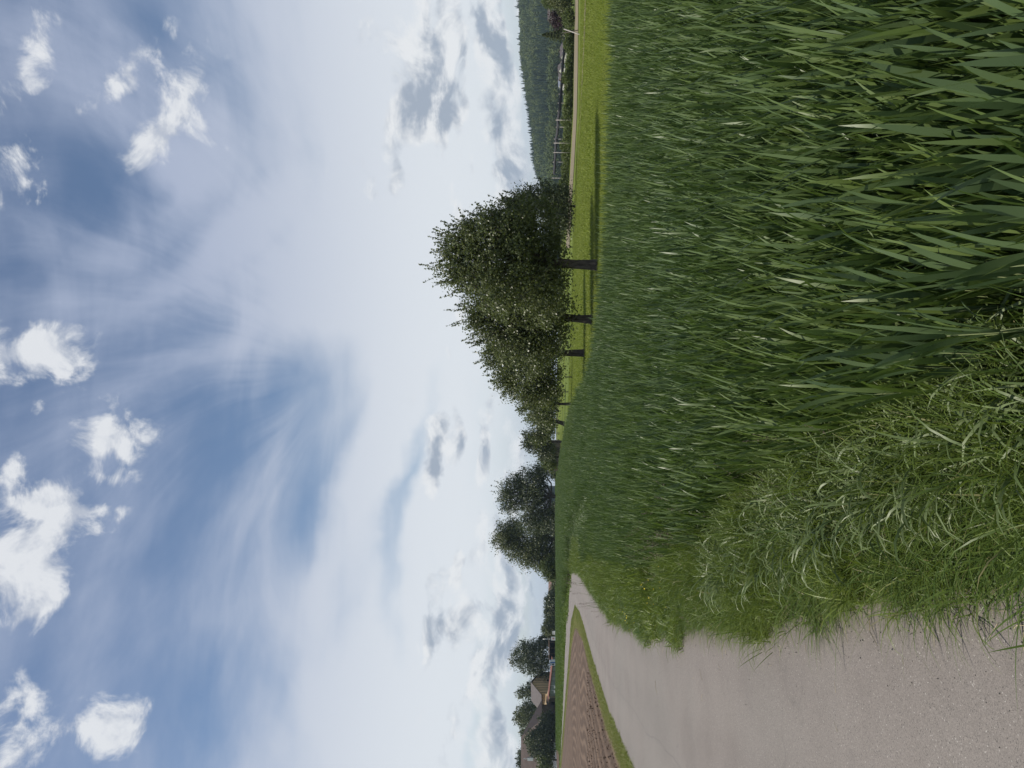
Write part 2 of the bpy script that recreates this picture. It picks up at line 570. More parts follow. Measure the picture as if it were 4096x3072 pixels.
def mat_soil(name, c0, c1, row=False):
    m, t, bs = mat(name)
    P = t.node('ShaderNodeNewGeometry').outputs['Position']
    n = t.noise(P, 4.5, 7, 0.7)
    n2 = t.noise(P, 0.35, 4, 0.6)
    c = t.mix(t.rng(n, 0.2, 0.75), c0, c1)
    c = t.mix(t.rng(n2, 0.42, 0.62, 0, 0.4), c, (c1[0] * 1.15, c1[1] * 1.1, c1[2] * 1.05))
    if row:
        # crests coloured paler than the furrow bottoms, along the row lines
        r = t.attr('row')
        P2 = t.math('ADD', r, t.math('MULTIPLY', t.math('SUBTRACT', t.noise(P, 0.9, 3), 0.5), 0.42))
        h = t.math('MULTIPLY_ADD', t.math('COSINE', t.math('MULTIPLY', P2, 2 * PI)), 0.5, 0.5)
        wn = t.node('ShaderNodeTexWhiteNoise', noise_dimensions='1D')
        t.l.new(t.math('FLOOR', r), wn.inputs['W'])
        h = t.math('MULTIPLY', h, t.math('MULTIPLY_ADD', wn.outputs[0], 0.45, 0.62))
        c = t.mix(t.rng(h, 0.15, 0.85, 0.5, 0.0), c, (c0[0] * 0.72, c0[1] * 0.70, c0[2] * 0.68))
        c = t.mix(t.rng(h, 0.6, 1.0, 0, 0.35), c, (c1[0] * 1.35, c1[1] * 1.32, c1[2] * 1.25))
    t.put(bs.inputs['Base Color'], c)
    bs.inputs['Roughness'].default_value = 0.95
    bs.inputs['Specular IOR Level'].default_value = 0.15
    b = t.node('ShaderNodeBump')
    b.inputs['Strength'].default_value = 0.7
    b.inputs['Distance'].default_value = 0.014
    hh = t.noise(P, 14, 5, 0.7)
    if row:
        hh = t.math('MULTIPLY_ADD', h, 2.0, hh)
    t.put(b.inputs['Height'], hh)
    t.l.new(b.outputs[0], bs.inputs['Normal'])
    return m


def mat_bark(name, c=(0.062, 0.050, 0.041)):
    m, t, bs = mat(name)
    P = t.node('ShaderNodeTexCoord').outputs['Object']
    n = t.noise(t.mapping(P, scale=(1, 1, 0.22)), 16, 6, 0.7)
    t.put(bs.inputs['Base Color'], t.mix(t.rng(n, 0.35, 0.65), tuple(v * 0.45 for v in c), tuple(v * 1.5 for v in c)))
    bs.inputs['Roughness'].default_value = 0.95
    b = t.node('ShaderNodeBump')
    b.inputs['Strength'].default_value = 1.0
    b.inputs['Distance'].default_value = 0.03
    t.put(b.inputs['Height'], n)
    t.l.new(b.outputs[0], bs.inputs['Normal'])
    return m


M = {}
M['ground'] = mat_ground()
M['asphalt'] = mat_asphalt()
M['soil'] = mat_soil('ploughed_soil', (0.075, 0.052, 0.038), (0.140, 0.102, 0.077), True)
M['dark_soil'] = mat_soil('field_soil', (0.022, 0.021, 0.014), (0.038, 0.034, 0.022))  # moist soil, its colour darkened further for shade under the leaves
M['dirt'] = mat_soil('dirt_track', (0.15, 0.128, 0.085), (0.21, 0.18, 0.122))
M['bark'] = mat_bark('bark')
M['wheat'] = mat_leaf('wheat_leaf', (0.036, 0.068, 0.024), (0.094, 0.145, 0.054), 0.43, 0.32, (0.115, 0.162, 0.030), True, 0.45, (0.10, 0.17, 0.02))
M['wheat_solo'] = mat_leaf('wheat_leaf_near', (0.034, 0.066, 0.025), (0.085, 0.130, 0.052), 0.45, 0.30, spec=0.4, trans_col=(0.10, 0.17, 0.02))
M['grass'] = mat_leaf('verge_grass_blade', (0.040, 0.078, 0.014), (0.105, 0.165, 0.036), 0.45, 0.35, (0.150, 0.200, 0.034), True, 0.35, (0.16, 0.22, 0.03), dry=(0.26, 0.23, 0.12))
M['bent'] = mat_leaf('bent_grass_blade', (0.085, 0.13, 0.035), (0.15, 0.20, 0.075), 0.45, 0.30, (0.18, 0.22, 0.10), True, 0.4, (0.15, 0.2, 0.05))
M['meadow'] = mat_leaf('meadow_blade', (0.115, 0.168, 0.018), (0.225, 0.262, 0.038), 0.55, 0.4, (0.20, 0.23, 0.05), True, 0.3, (0.22, 0.28, 0.03))
M['edge'] = mat_leaf('field_edge_blade', (0.09, 0.14, 0.02), (0.20, 0.22, 0.05), 0.55, 0.35, (0.34, 0.31, 0.15), True, 0.3, (0.2, 0.25, 0.03))
M['crop'] = mat_leaf('crop_blade', (0.055, 0.10, 0.018), (0.085, 0.135, 0.028), 0.55, 0.3, (0.12, 0.17, 0.02), True, 0.3, (0.12, 0.2, 0.02))
M['seed'] = mat_flat('seed_head', (0.17, 0.125, 0.105), 0.8, 0.3, 60)
M['stalk'] = mat_flat('stalk', (0.14, 0.17, 0.07), 0.6, 0.2, 10)


# ------------------------------------------------------------------ scatter: one object, many instances (only for uncountable stuff)
def scatter(name, pts, rot, scl, idx, protos, tint=None):
    n = len(pts)
    me = bpy.data.meshes.new(name)
    me.vertices.add(n)
    me.vertices.foreach_set('co', np.ascontiguousarray(pts, dtype=np.float32).ravel())
    a = me.attributes.new('rot', 'FLOAT_VECTOR', 'POINT')
    a.data.foreach_set('vector', np.ascontiguousarray(rot, dtype=np.float32).ravel())
    a = me.attributes.new('scl', 'FLOAT_VECTOR', 'POINT')
    a.data.foreach_set('vector', np.ascontiguousarray(scl, dtype=np.float32).ravel())
    a = me.attributes.new('idx', 'INT', 'POINT')
    a.data.foreach_set('value', np.ascontiguousarray(idx, dtype=np.int32))
    a = me.attributes.new('tint', 'FLOAT', 'POINT')
    a.data.foreach_set('value', np.ascontiguousarray(tint if tint is not None else np.zeros(n), dtype=np.float32))
    me.update()
    o = link(name, me)
    pc = bpy.data.collections.new(name + '_kinds')
    for i, pm in enumerate(protos):
        po = bpy.data.objects.new(f'{name}_kind_{i:02d}', pm)
        pc.objects.link(po)
    ng = bpy.data.node_groups.new(name + '_scatter', 'GeometryNodeTree')
    ng.interface.new_socket('Geometry', in_out='INPUT', socket_type='NodeSocketGeometry')
    ng.interface.new_socket('Geometry', in_out='OUTPUT', socket_type='NodeSocketGeometry')
    N, L = ng.nodes, ng.links
    gi, go = N.new('NodeGroupInput'), N.new('NodeGroupOutput')
    ci = N.new('GeometryNodeCollectionInfo')
    ci.inputs['Collection'].default_value = pc
    ci.inputs['Separate Children'].default_value = True
    ci.inputs['Reset Children'].default_value = True
    ip = N.new('GeometryNodeInstanceOnPoints')
    ip.inputs['Pick Instance'].default_value = True

    def na(nm, ty):
        q = N.new('GeometryNodeInputNamedAttribute')
        q.data_type = ty
        q.inputs['Name'].default_value = nm
        return q.outputs['Attribute']
    L.new(gi.outputs[0], ip.inputs['Points'])
    L.new(ci.outputs[0], ip.inputs['Instance'])
    L.new(na('idx', 'INT'), ip.inputs['Instance Index'])
    L.new(na('scl', 'FLOAT_VECTOR'), ip.inputs['Scale'])
    e2r = N.new('FunctionNodeEulerToRotation')
    L.new(na('rot', 'FLOAT_VECTOR'), e2r.inputs[0])
    L.new(e2r.outputs[0], ip.inputs['Rotation'])
    L.new(ip.outputs[0], go.inputs[0])
    md = o.modifiers.new('scatter', 'NODES')
    md.node_group = ng
    o['kind'] = 'stuff'
    return o


def blades(base, az, th0, bend, length, width, nseg, rnd, twist=None, powr=1.5, profile='wheat'):
    """many leaf strips at once -> V, F, attrs"""
    n = len(base)
    t = np.linspace(0, 1, nseg + 1)
    ang = th0[:, None] + bend[:, None] * t[None, :] ** powr
    step = length[:, None] / nseg
    mid = (ang[:, 1:] + ang[:, :-1]) / 2
    hx = np.concatenate([np.zeros((n, 1)), np.cumsum(np.sin(mid) * step, 1)], 1)
    hz = np.concatenate([np.zeros((n, 1)), np.cumsum(np.cos(mid) * step, 1)], 1)
    if profile == 'wheat':
        w = np.interp(t, [0, 0.12, 0.4, 0.75, 0.92, 1], [0.55, 0.85, 1.0, 0.72, 0.32, 0.03])
    else:
        w = np.interp(t, [0, 0.3, 0.7, 1], [0.8, 1.0, 0.7, 0.04])
    ca, sa = np.cos(az)[:, None], np.sin(az)[:, None]
    c = np.stack([base[:, 0:1] + hx * ca, base[:, 1:2] + hx * sa, base[:, 2:3] + hz], -1)
    tw = (twist[:, None] if twist is not None else np.zeros((n, 1))) * t[None, :]
    # side vector, turned about the leaf's own direction
    side = np.stack([-sa * np.cos(tw) - np.sin(tw) * np.cos(ang) * ca, ca * np.cos(tw) - np.sin(tw) * np.cos(ang) * sa,
                     np.sin(tw) * np.sin(ang)], -1)
    hw = (width[:, None] * w[None, :] * 0.5)[..., None]
    L, R = c - side * hw, c + side * hw
    V = np.stack([L, R], 2).reshape(-1, 3)
    k = (nseg + 1) * 2
    q = np.array([[2 * i, 2 * i + 1, 2 * i + 3, 2 * i + 2] for i in range(nseg)])
    F = (np.arange(n)[:, None, None] * k + q[None]).reshape(-1, 4)
    return V, F, {'rnd': np.repeat(rnd, k)}


def join(parts):
    V, F, A, off = [], [], [], 0
    for v, f, a in parts:
        V.append(v); F.append(f + off); A.append(a['rnd']); off += len(v)
    return np.concatenate(V), np.concatenate(F), {'rnd': np.concatenate(A)}


U_ = lambda a, b, n: rng.uniform(a, b, n)


def wheat_patch(nplants, size, nseg, leaves=4, wscale=1.0, stem=True):
    parts = []
    px, py = U_(-size / 2, size / 2, nplants), U_(-size / 2, size / 2, nplants)
    hh = rng.normal(1.0, 0.06, nplants)
    base_az = U_(0, 2 * PI, nplants)
    for k in range(leaves):
        f = (k + 1) / leaves
        zb = (0.14 + 0.36 * f) * hh
        b = np.stack([px, py, zb], 1)
        az = base_az + k * 2.6 + rng.normal(0, 0.4, nplants)
        th0 = np.abs(rng.normal(0.12, 0.07, nplants)) + 0.03
        bend = np.abs(rng.normal(0.32, 0.27, nplants)) * (1.5 - 0.8 * f)
        ln = U_(0.20, 0.30, nplants) * (0.85 + 0.2 * f) * hh
        wd = U_(0.012, 0.020, nplants) * wscale
        r = np.clip(rng.normal(0.28 + 0.36 * f, 0.22, nplants), 0, 0.9)
        parts.append(blades(b, az, th0, bend, ln, wd, nseg, r, rng.normal(0, 0.6, nplants), 2.0))
    if stem:
        b = np.stack([px, py, np.zeros(nplants)], 1)
        parts.append(blades(b, base_az, np.abs(rng.normal(0, 0.06, nplants)), np.zeros(nplants), 0.52 * hh, np.full(nplants, 0.006 * wscale), 2,
                            np.full(nplants, 0.45), None, 1, 'g'))
    return join(parts)


def grass_patch(n, size, lmin, lmax, wmin, wmax, nseg, lean=0.35, bend=1.2, clump=3):
    cx, cy = U_(-size / 2, size / 2, clump), U_(-size / 2, size / 2, clump)
    ci = rng.integers(0, clump, n)
    mixr = rng.random(n)
    x = np.where(mixr < 0.6, cx[ci] + rng.normal(0, size * 0.10, n), U_(-size / 2, size / 2, n))
    y = np.where(mixr < 0.6, cy[ci] + rng.normal(0, size * 0.10, n), U_(-size / 2, size / 2, n))
    b = np.stack([x, y, np.full(n, -0.02)], 1)
    return blades(b, U_(0, 2 * PI, n), np.abs(rng.normal(lean * 0.5, lean * 0.5, n)), np.abs(rng.normal(bend, bend * 0.5, n)), U_(lmin, lmax, n),
                  U_(wmin, wmax, n), nseg, np.clip(rng.beta(2, 2, n) * 0.92 + (rng.random(n) < 0.06) * 0.6, 0, 1), rng.normal(0, 0.8, n), 1.6, 'g')


# ------------------------------------------------------------------ lines of the place (x right, y ahead, metres)
ROAD_R = [(1.6, -4), (0.62, -1.0), (-0.60, 2.5), (-1.72, 5.3), (-2.80, 8.25), (-4.15, 12.2), (-6.4, 19.8), (-8.3, 28.5), (-9.4, 34.4), (-11.3, 43), (-14.3, 54.8)]
ROAD_L = [(-2.8, -4), (-3.6, -1.0), (-4.55, 2.5), (-5.3, 5.3), (-6.1, 8.25), (-7.2, 12.2), (-9.3, 19.8), (-11.0, 28.5), (-12.0, 34.4), (-13.3, 41.5)]
ARM_N = [(-13.3, 41.5), (-15.2, 49), (-19.6, 58.5), (-25, 65.5), (-33, 77), (-49, 100), (-75, 137), (-120, 200)]
ARM_F = [(-14.3, 54.8), (-18.4, 63), (-25.5, 76), (-32.0, 84), (-39, 92), (-52, 107), (-79, 143), (-125, 205)]
WHEAT_L = [(0.7, 0.2), (0.12, 2.0), (-0.42, 3.9), (-1.40, 6.6), (-1.95, 8.6), (-3.05, 12.2), (-4.7, 19.8), (-6.5, 28.5), (-7.8, 34.4), (-10.3, 45), (-14.5, 57), (-20, 68), (-24, 78)]
WHEAT_R = [(13, 10.2), (5.8, 10.7), (3.55, 11.4), (2.0, 13.1), (0.78, 16), (0.0, 20.4), (-1.0, 30), (-2.3, 44), (-6, 66), (-11.5, 92), (-19, 125), (-27, 150)]


def interp_poly(poly, n):
    p = np.array(poly, float)
    d = np.concatenate([[0], np.cumsum(np.hypot(*(p[1:] - p[:-1]).T))])
    s = np.linspace(0, d[-1], n)
    return np.stack([np.interp(s, d, p[:, 0]), np.interp(s, d, p[:, 1])], 1), s


def dist_poly(x, y, poly):
    """unsigned distance, side (+ = left of travel), arc position"""
    p = np.array(poly, float)
    best = np.full(np.shape(x), 1e9)
    side = np.zeros(np.shape(x))
    for a, b in zip(p[:-1], p[1:]):
        ab = b - a
        L2 = ab @ ab
        t = np.clip(((x - a[0]) * ab[0] + (y - a[1]) * ab[1]) / L2, 0, 1)
        dx, dy = x - (a[0] + t * ab[0]), y - (a[1] + t * ab[1])
        d = np.hypot(dx, dy)
        m = d < best
        best = np.where(m, d, best)
        side = np.where(m, np.sign(ab[0] * (y - a[1]) - ab[1] * (x - a[0])), side)
    return best, side


def inside(x, y, poly):
    p = np.array(poly, float)
    c = np.zeros(np.shape(x), bool)
    j = len(p) - 1
    for i in range(len(p)):
        xi, yi, xj, yj = p[i, 0], p[i, 1], p[j, 0], p[j, 1]
        hit = ((yi > y) != (yj > y)) & (x < (xj - xi) * (y - yi) / (yj - yi + 1e-12) + xi)
        c ^= hit
        j = i
    return c


# ------------------------------------------------------------------ ground
def build_ground():
    # rings round the camera, closer together near it, out to the horizon
    r = np.concatenate([np.linspace(0.0, 30, 61)[1:], np.geomspace(31, 260, 90), np.geomspace(270, 2600, 40)])
    na = 240
    a = np.linspace(0, 2 * PI, na, endpoint=False)
    X = np.concatenate([[0], (r[:, None] * np.cos(a)).ravel()])
    Y = np.concatenate([[0], (r[:, None] * np.sin(a)).ravel()])
    V = np.stack([X, Y, terr(X, Y) - 0.03], 1)
    F = []
    i = np.arange(na)
    j = (i + 1) % na
    q = []
    for k in range(len(r) - 1):
        q.append(np.stack([1 + k * na + i, 1 + (k + 1) * na + i, 1 + (k + 1) * na + j, 1 + k * na + j], 1))
    F = np.concatenate(q)
    F = np.concatenate([F, np.stack([np.zeros(na, int), 1 + i, 1 + j, 1 + j], 1)])
    tri = F[-na:, :3]
    quads = F[:-na]
    T = np.concatenate([quads[:, [0, 1, 2]], quads[:, [0, 2, 3]], tri])
    o = link('ground', mesh_np('ground', V, T, M['ground'], smooth=True))
    tag(o, kind='structure')


def ribbon(L, R, n, m, dz, attr=None):
    """sheet between two lines that run the same way"""
    l, s = interp_poly(L, n)
    r, _ = interp_poly(R, n)
    f = np.linspace(0, 1, m)
    P = l[:, None, :] * (1 - f)[None, :, None] + r[:, None, :] * f[None, :, None]
    W = np.hypot(*(l - r).T)
    ac = (W[:, None] * (1 - f)[None, :]).ravel()
    X, Y = P[..., 0].ravel(), P[..., 1].ravel()
    V = np.stack([X, Y, terr(X, Y) + dz], 1)
    i, j = np.meshgrid(np.arange(n - 1), np.arange(m - 1), indexing='ij')
    b = (i * m + j).ravel()
    F = np.stack([b, b + 1, b + m + 1, b + m], 1)
    return V, F, ac


def build_road():
    # the lane and its bend to the left: one sheet, rows matched by hand
    lane_l = ROAD_L
    lane_r = ROAD_R[:-1]
    V1, F1, a1 = ribbon(lane_l, lane_r, 160, 14, 0.008)
    V2, F2, a2 = ribbon([ROAD_L[-1]] + ARM_N[1:], [ROAD_R[-2], ROAD_R[-1]] + ARM_F[1:], 160, 14, 0.008)
    # first row of the arm is the last row of the lane
    V2[:14] = V1[-14:]
    V = np.concatenate([V1, V2])
    F = np.concatenate([F1, F2 + len(V1)])
    me = mesh_np('road', V, F, M['asphalt'], {'across': np.concatenate([a1, a2])}, True)
    tag(link('road', me), kind='structure')


def line_d(x, y, a, b):
    """signed distance left of the line a->b"""
    ab = np.array(b, float) - np.array(a, float)
    ab /= np.hypot(*ab)
    return ab[0] * (y - a[1]) - ab[1] * (x - a[0])


FIELD = [(-5.0, 2.0), (-7.72, 12.5), (-9.98, 21.0), (-11.8, 30), (-12.8, 36), (-14.2, 41.2), (-16.4, 48.5), (-20.8, 57.0), (-26.2, 64.2), (-34.2, 75.6), (-50, 98), (-76, 135),
         (-120, 135), (-120, 2)]


def field_grid(xs, ys, near):
    X, Y = np.meshgrid(xs, ys)
    d1, _ = dist_poly(X, Y, FIELD[:6])
    d2, _ = dist_poly(X, Y, FIELD[5:12])
    k = 0.42
    D = -np.log(np.exp(-k * d1) + np.exp(-k * d2) + 1e-12) / k
    D = D + 0.22 * np.sin(X * 0.21 + 1.3 * np.sin(Y * 0.11)) 
    ph = D / ROW
    wob = (np.sin(np.floor(ph) * 12.9898) * 43758.5453) % 1.0
    crest = 0.5 + 0.5 * np.cos(2 * PI * ph)
    h = crest ** 1.6 * (0.03 + 0.035 * wob) * (1 - ss(24, 30, Y))
    nz = rng.normal(0, 1, X.shape)
    nz = (nz + np.roll(nz, 1, 0) + np.roll(nz, 1, 1) + np.roll(nz, -1, 0)) / 2
    Z = terr(X, Y) + 0.005 + h + nz * (0.008 if near else 0.006) * (1 - ss(60, 90, Y))
    ok = inside(X, Y, FIELD)
    ny, nx = X.shape
    cell = ok[:-1, :-1] & ok[1:, :-1] & ok[:-1, 1:] & ok[1:, 1:]
    cell &= (X / Y > -0.75)[:-1, :-1]      # the rest lies far outside the frame
    ii, jj = np.nonzero(cell)
    b = ii * nx + jj
    F = np.stack([b, b + 1, b + nx + 1, b + nx], 1)
    used = np.unique(F)
    mp = np.full(nx * ny, -1)
    mp[used] = np.arange(len(used))
    return np.stack([X.ravel(), Y.ravel(), Z.ravel()], 1)[used], mp[F], ph.ravel()[used]


ROW = 0.62


def build_field():
    V1, F1, p1 = field_grid(np.arange(-23, -4.6, 0.09), np.arange(6, 30.01, 0.09), True)
    V2, F2, p2 = field_grid(np.arange(-95, -4.6, 0.25), np.arange(30, 136, 0.25), False)
    V = np.concatenate([V1, V2])
    F = np.concatenate([F1, F2 + len(V1)])
    o = link('ploughed_field', mesh_np('ploughed_field', V, F, M['soil'], {'row': np.concatenate([p1, p2])}, True))
    tag(o, kind='structure')
    # clods
    protos = []
    for i in range(5):
        bm = bmesh.new()
        bmesh.ops.create_icosphere(bm, subdivisions=1, radius=0.05)
        for v in bm.verts:
            v.co *= random.uniform(0.6, 1.25)
            v.co.z *= 0.7
        me = bpy.data.meshes.new('clod')
        bm.to_mesh(me)
        bm.free()
        me.materials.append(M['soil'])
        protos.append(me)
    n = 5200
    y = 10 + 22 * rng.random(n) ** 1.2
    x = -4 - rng.random(n) * y * 0.55
    m = inside(x, y, FIELD) & (x / y > -0.56)
    x, y = x[m], y[m]
    n = len(x)
    s = np.exp(rng.normal(-0.95, 0.45, n))
    scatter('soil_clods', np.stack([x, y, terr(x, y) + 0.03], 1), U_(0, 6.3, (n, 3)), np.stack([s, s, s], 1), rng.integers(0, 5, n), protos)


def build_soil_and_path():
    poly = WHEAT_L + WHEAT_R[::-1]
    V, F, _ = ribbon(WHEAT_L, [(14, 0.2), (13.5, 6)] + WHEAT_R, 220, 60, 0.0)
    tag(link('field_soil', mesh_np('field_soil', V, F, M['dark_soil'], smooth=True)), kind='structure')
    # the bare farm track beyond the meadow and the thin one before it
    up = [G(790, 575), G(768, 575.2), G(700, 574.2), G(655, 573.6), G(600, 570.6), G(555, 567.6), G(520, 566)]
    lo = [G(790, 578.8), G(768, 578.4), G(700, 577.9), G(655, 577.0), G(600, 574.0), G(555, 571.2), G(520, 569.5)]
    V, F, _ = ribbon(up, lo, 120, 10, 0.02)
    tag(link('dirt_track', mesh_np('dirt_track', V, F, M['dirt'], smooth=True)), kind='structure')
    up = [G(790, 586.2), G(768, 585.2), G(718, 583.5), G(655, 580.6), G(620, 579.0), G(590, 577.0)]
    lo = [G(790, 587.6), G(768, 586.5), G(718, 584.6), G(655, 581.3), G(620, 579.5), G(590, 577.4)]
    V, F, _ = ribbon(up, lo, 120, 4, 0.03)
    tag(link('path', mesh_np('path', V, F, M['dirt'], smooth=True)), kind='structure')
    # a second ploughed strip far left beyond the side road
    a = [G(-30, 559.8), G(0, 559.2), G(14, 559.4), G(21, 559.0)]
    b = [G(-30, 556.8), G(0, 556.4), G(14, 556.6), G(21, 556.8)]
    V, F, c = ribbon(a, b, 40, 10, 0.03)
    tag(link('far_ploughed_strip', mesh_np('far_ploughed_strip', V, F, M['soil'], {'row': c / 0.62}, True)), kind='structure')


build_ground()
build_road()
build_field()
build_soil_and_path()


# ------------------------------------------------------------------ far wooded hill
HR = [(470, 551), (560, 549), (585, 539.4), (593, 536), (607, 532.6), (627, 531.6), (648, 529), (668, 525.9), (693, 521.8), (718, 519), (768, 517.7), (850, 514), (1000, 520), (1300, 535)]


def hill_z(x, y):
    u = x / y
    ridge = np.interp(384 + FOC * u, [p[0] for p in HR], [(HOR - p[1]) for p in HR]) / FOC * 1000 + EYE - 13.5
    ridge = np.maximum(ridge, -14)
    up = ss(560, 1000, y)
    dn = 1 - 0.5 * ss(1100, 1500, y)
    b = terr(x, y)
    return b - 1 + np.maximum(0, (ridge - b)) * up * dn


def build_hill():
    us = np.linspace(0.10, 1.25, 120)
    ys = np.linspace(545, 1500, 70)
    Uu, Yy = np.meshgrid(us, ys)
    X = Uu * Yy
    Z = hill_z(X, Yy)
    Z[0] -= 6
    n, m = X.shape
    i, j = np.meshgrid(np.arange(n - 1), np.arange(m - 1), indexing='ij')
    b = (i * m + j).ravel()
    F = np.stack([b, b + 1, b + m + 1, b + m], 1)
    V = np.stack([X.ravel(), Yy.ravel(), Z.ravel()], 1)
    mt = mat_flat('hill_ground', (0.07, 0.10, 0.03), 0.95, 0.2, 0.02)
    tag(link('hill', mesh_np('hill', V, F, mt, smooth=True)), kind='structure')
    # woodland kinds: conifers in ragged tiers, rounded broadleaves in clumps
    mc = mat_leaf('far_conifer', (0.020, 0.036, 0.021), (0.036, 0.056, 0.030), 0.8, 0.1, (0.012, 0.024, 0.014), True, 0.1)
    mb = mat_leaf('far_broadleaf', (0.034, 0.054, 0.024), (0.064, 0.088, 0.034), 0.8, 0.15, (0.10, 0.125, 0.045), True, 0.1)
    protos = []
    for k in range(4):
        parts = []
        nt = 9
        Vv, Fv, Rv = [], [], []
        for tI in range(nt):
            f = tI / nt
            for q in range(10):
                a = q * 2 * PI / 10 + random.uniform(-.3, .3)
                rr = (1 - f) * 2.6 * random.uniform(0.7, 1.15) + 0.15
                z0 = 1.0 + f * 11.5
                p0 = (0, 0, z0 + 1.6)
                p1 = (rr * math.cos(a - .35), rr * math.sin(a - .35), z0)
                p2 = (rr * math.cos(a + .35), rr * math.sin(a + .35), z0 + random.uniform(-.2, .2))
                n0 = len(Vv)
                Vv += [p0, p1, p2]
                Fv.append((n0, n0 + 1, n0 + 2))
                Rv += [random.random()] * 3
        protos.append(mesh_np('conifer_kind', np.array(Vv), np.array(Fv), mc, {'rnd': np.array(Rv)}))
    for k in range(4):
        n = 170
        d = rng.normal(0, 1, (n, 3))
        d /= np.linalg.norm(d, axis=1)[:, None]
        c = d * (0.65 + 0.4 * rng.random((n, 1))) * np.array([3.2, 3.2, 3.9]) + np.array([0, 0, 6.0])
        c[:, 2] = np.maximum(c[:, 2], 1.0)
        V, F, A = leaf_quads(c, U_(1.0, 1.7, n), d)
        protos.append(mesh_np('broadleaf_kind', V, F, mb, A))
    n = 7500
    u = U_(0.17, 0.64, n)
    y = np.sqrt(U_(570 ** 2, 1060 ** 2, n))
    x = u * y
    keep = np.ones(n, bool)
    for (Uc, yc, rx, ry) in ((655, 640, 7, 26), (673, 655, 6, 30), (760, 600, 12, 30)):
        keep &= ((384 + FOC * u - Uc) / rx) ** 2 + ((y - yc) / ry) ** 2 > 1
    x, y, u = x[keep], y[keep], u[keep]
    n = len(x)
    conif = (np.sin(x * 0.021 + 1.1) + np.sin(y * 0.017 + x * 0.008) + rng.normal(0, 0.7, n) + 0.3 * (y > 960)) > 1.0
    idx = np.where(conif, rng.integers(0, 4, n), rng.integers(4, 8, n))
    s = U_(0.95, 1.45, n)
    z = hill_z(x, y) - 0.3
    scatter('hill_forest', np.stack([x, y, z], 1), np.stack([np.zeros(n), np.zeros(n), U_(0, 6.28, n)], 1), np.stack([s, s, s * U_(0.85, 1.05, n)], 1), idx, protos,
            np.clip(0.3 + 0.35 * np.sin(x * 0.05 + np.sin(y * 0.04) * 2) + rng.normal(0, 0.42, n), 0, 1))


def leaf_quads(c, size, nrm=None, up=0.35, aspect=0.62):
    """diamond leaves about the points c"""
    n = len(c)
    d = rng.normal(0, 1, (n, 3))
    if nrm is not None:
        d = d * 0.75 + nrm * 0.75
    d[:, 2] += up
    d /= np.linalg.norm(d, axis=1)[:, None] + 1e-9
    a = np.cross(d, rng.normal(0, 1, (n, 3)))
    a /= np.linalg.norm(a, axis=1)[:, None] + 1e-9
    b = np.cross(d, a)
    s = np.asarray(size)[:, None]
    V = np.stack([c - a * s * 0.5, c + b * s * aspect * 0.5 + d * s * 0.06, c + a * s * 0.5, c - b * s * aspect * 0.5 + d * s * 0.06], 1).reshape(-1, 3)
    F = np.arange(4 * n).reshape(-1, 4)
    return V, F, {'rnd': np.repeat(np.clip(rng.beta(2, 2, n), 0, 1), 4)}


build_hill()


# ------------------------------------------------------------------ trees
LEAF = {
    'apple': mat_leaf('apple_leaf', (0.064, 0.084, 0.032), (0.140, 0.164, 0.064), 0.40, 0.40, spec=0.45, trans_col=(0.10, 0.13, 0.02)),
    'dark': mat_leaf('dark_leaf', (0.044, 0.060, 0.026), (0.100, 0.120, 0.050), 0.45, 0.22, spec=0.4, trans_col=(0.07, 0.10, 0.02)),
    'mid': mat_leaf('mid_leaf', (0.056, 0.074, 0.026), (0.140, 0.156, 0.060), 0.5, 0.25, spec=0.35, trans_col=(0.10, 0.13, 0.02)),
    'fresh': mat_leaf('fresh_leaf', (0.052, 0.080, 0.018), (0.105, 0.135, 0.034), 0.5, 0.3, spec=0.35, trans_col=(0.14, 0.18, 0.03)),
    'grey': mat_leaf('grey_leaf', (0.040, 0.055, 0.026), (0.085, 0.10, 0.045), 0.5, 0.22, spec=0.35, trans_col=(0.10, 0.12, 0.03)),
    'purple': mat_leaf('purple_leaf', (0.024, 0.013, 0.016), (0.05, 0.028, 0.030), 0.5, 0.2, spec=0.35, trans_col=(0.08, 0.03, 0.03)),
}


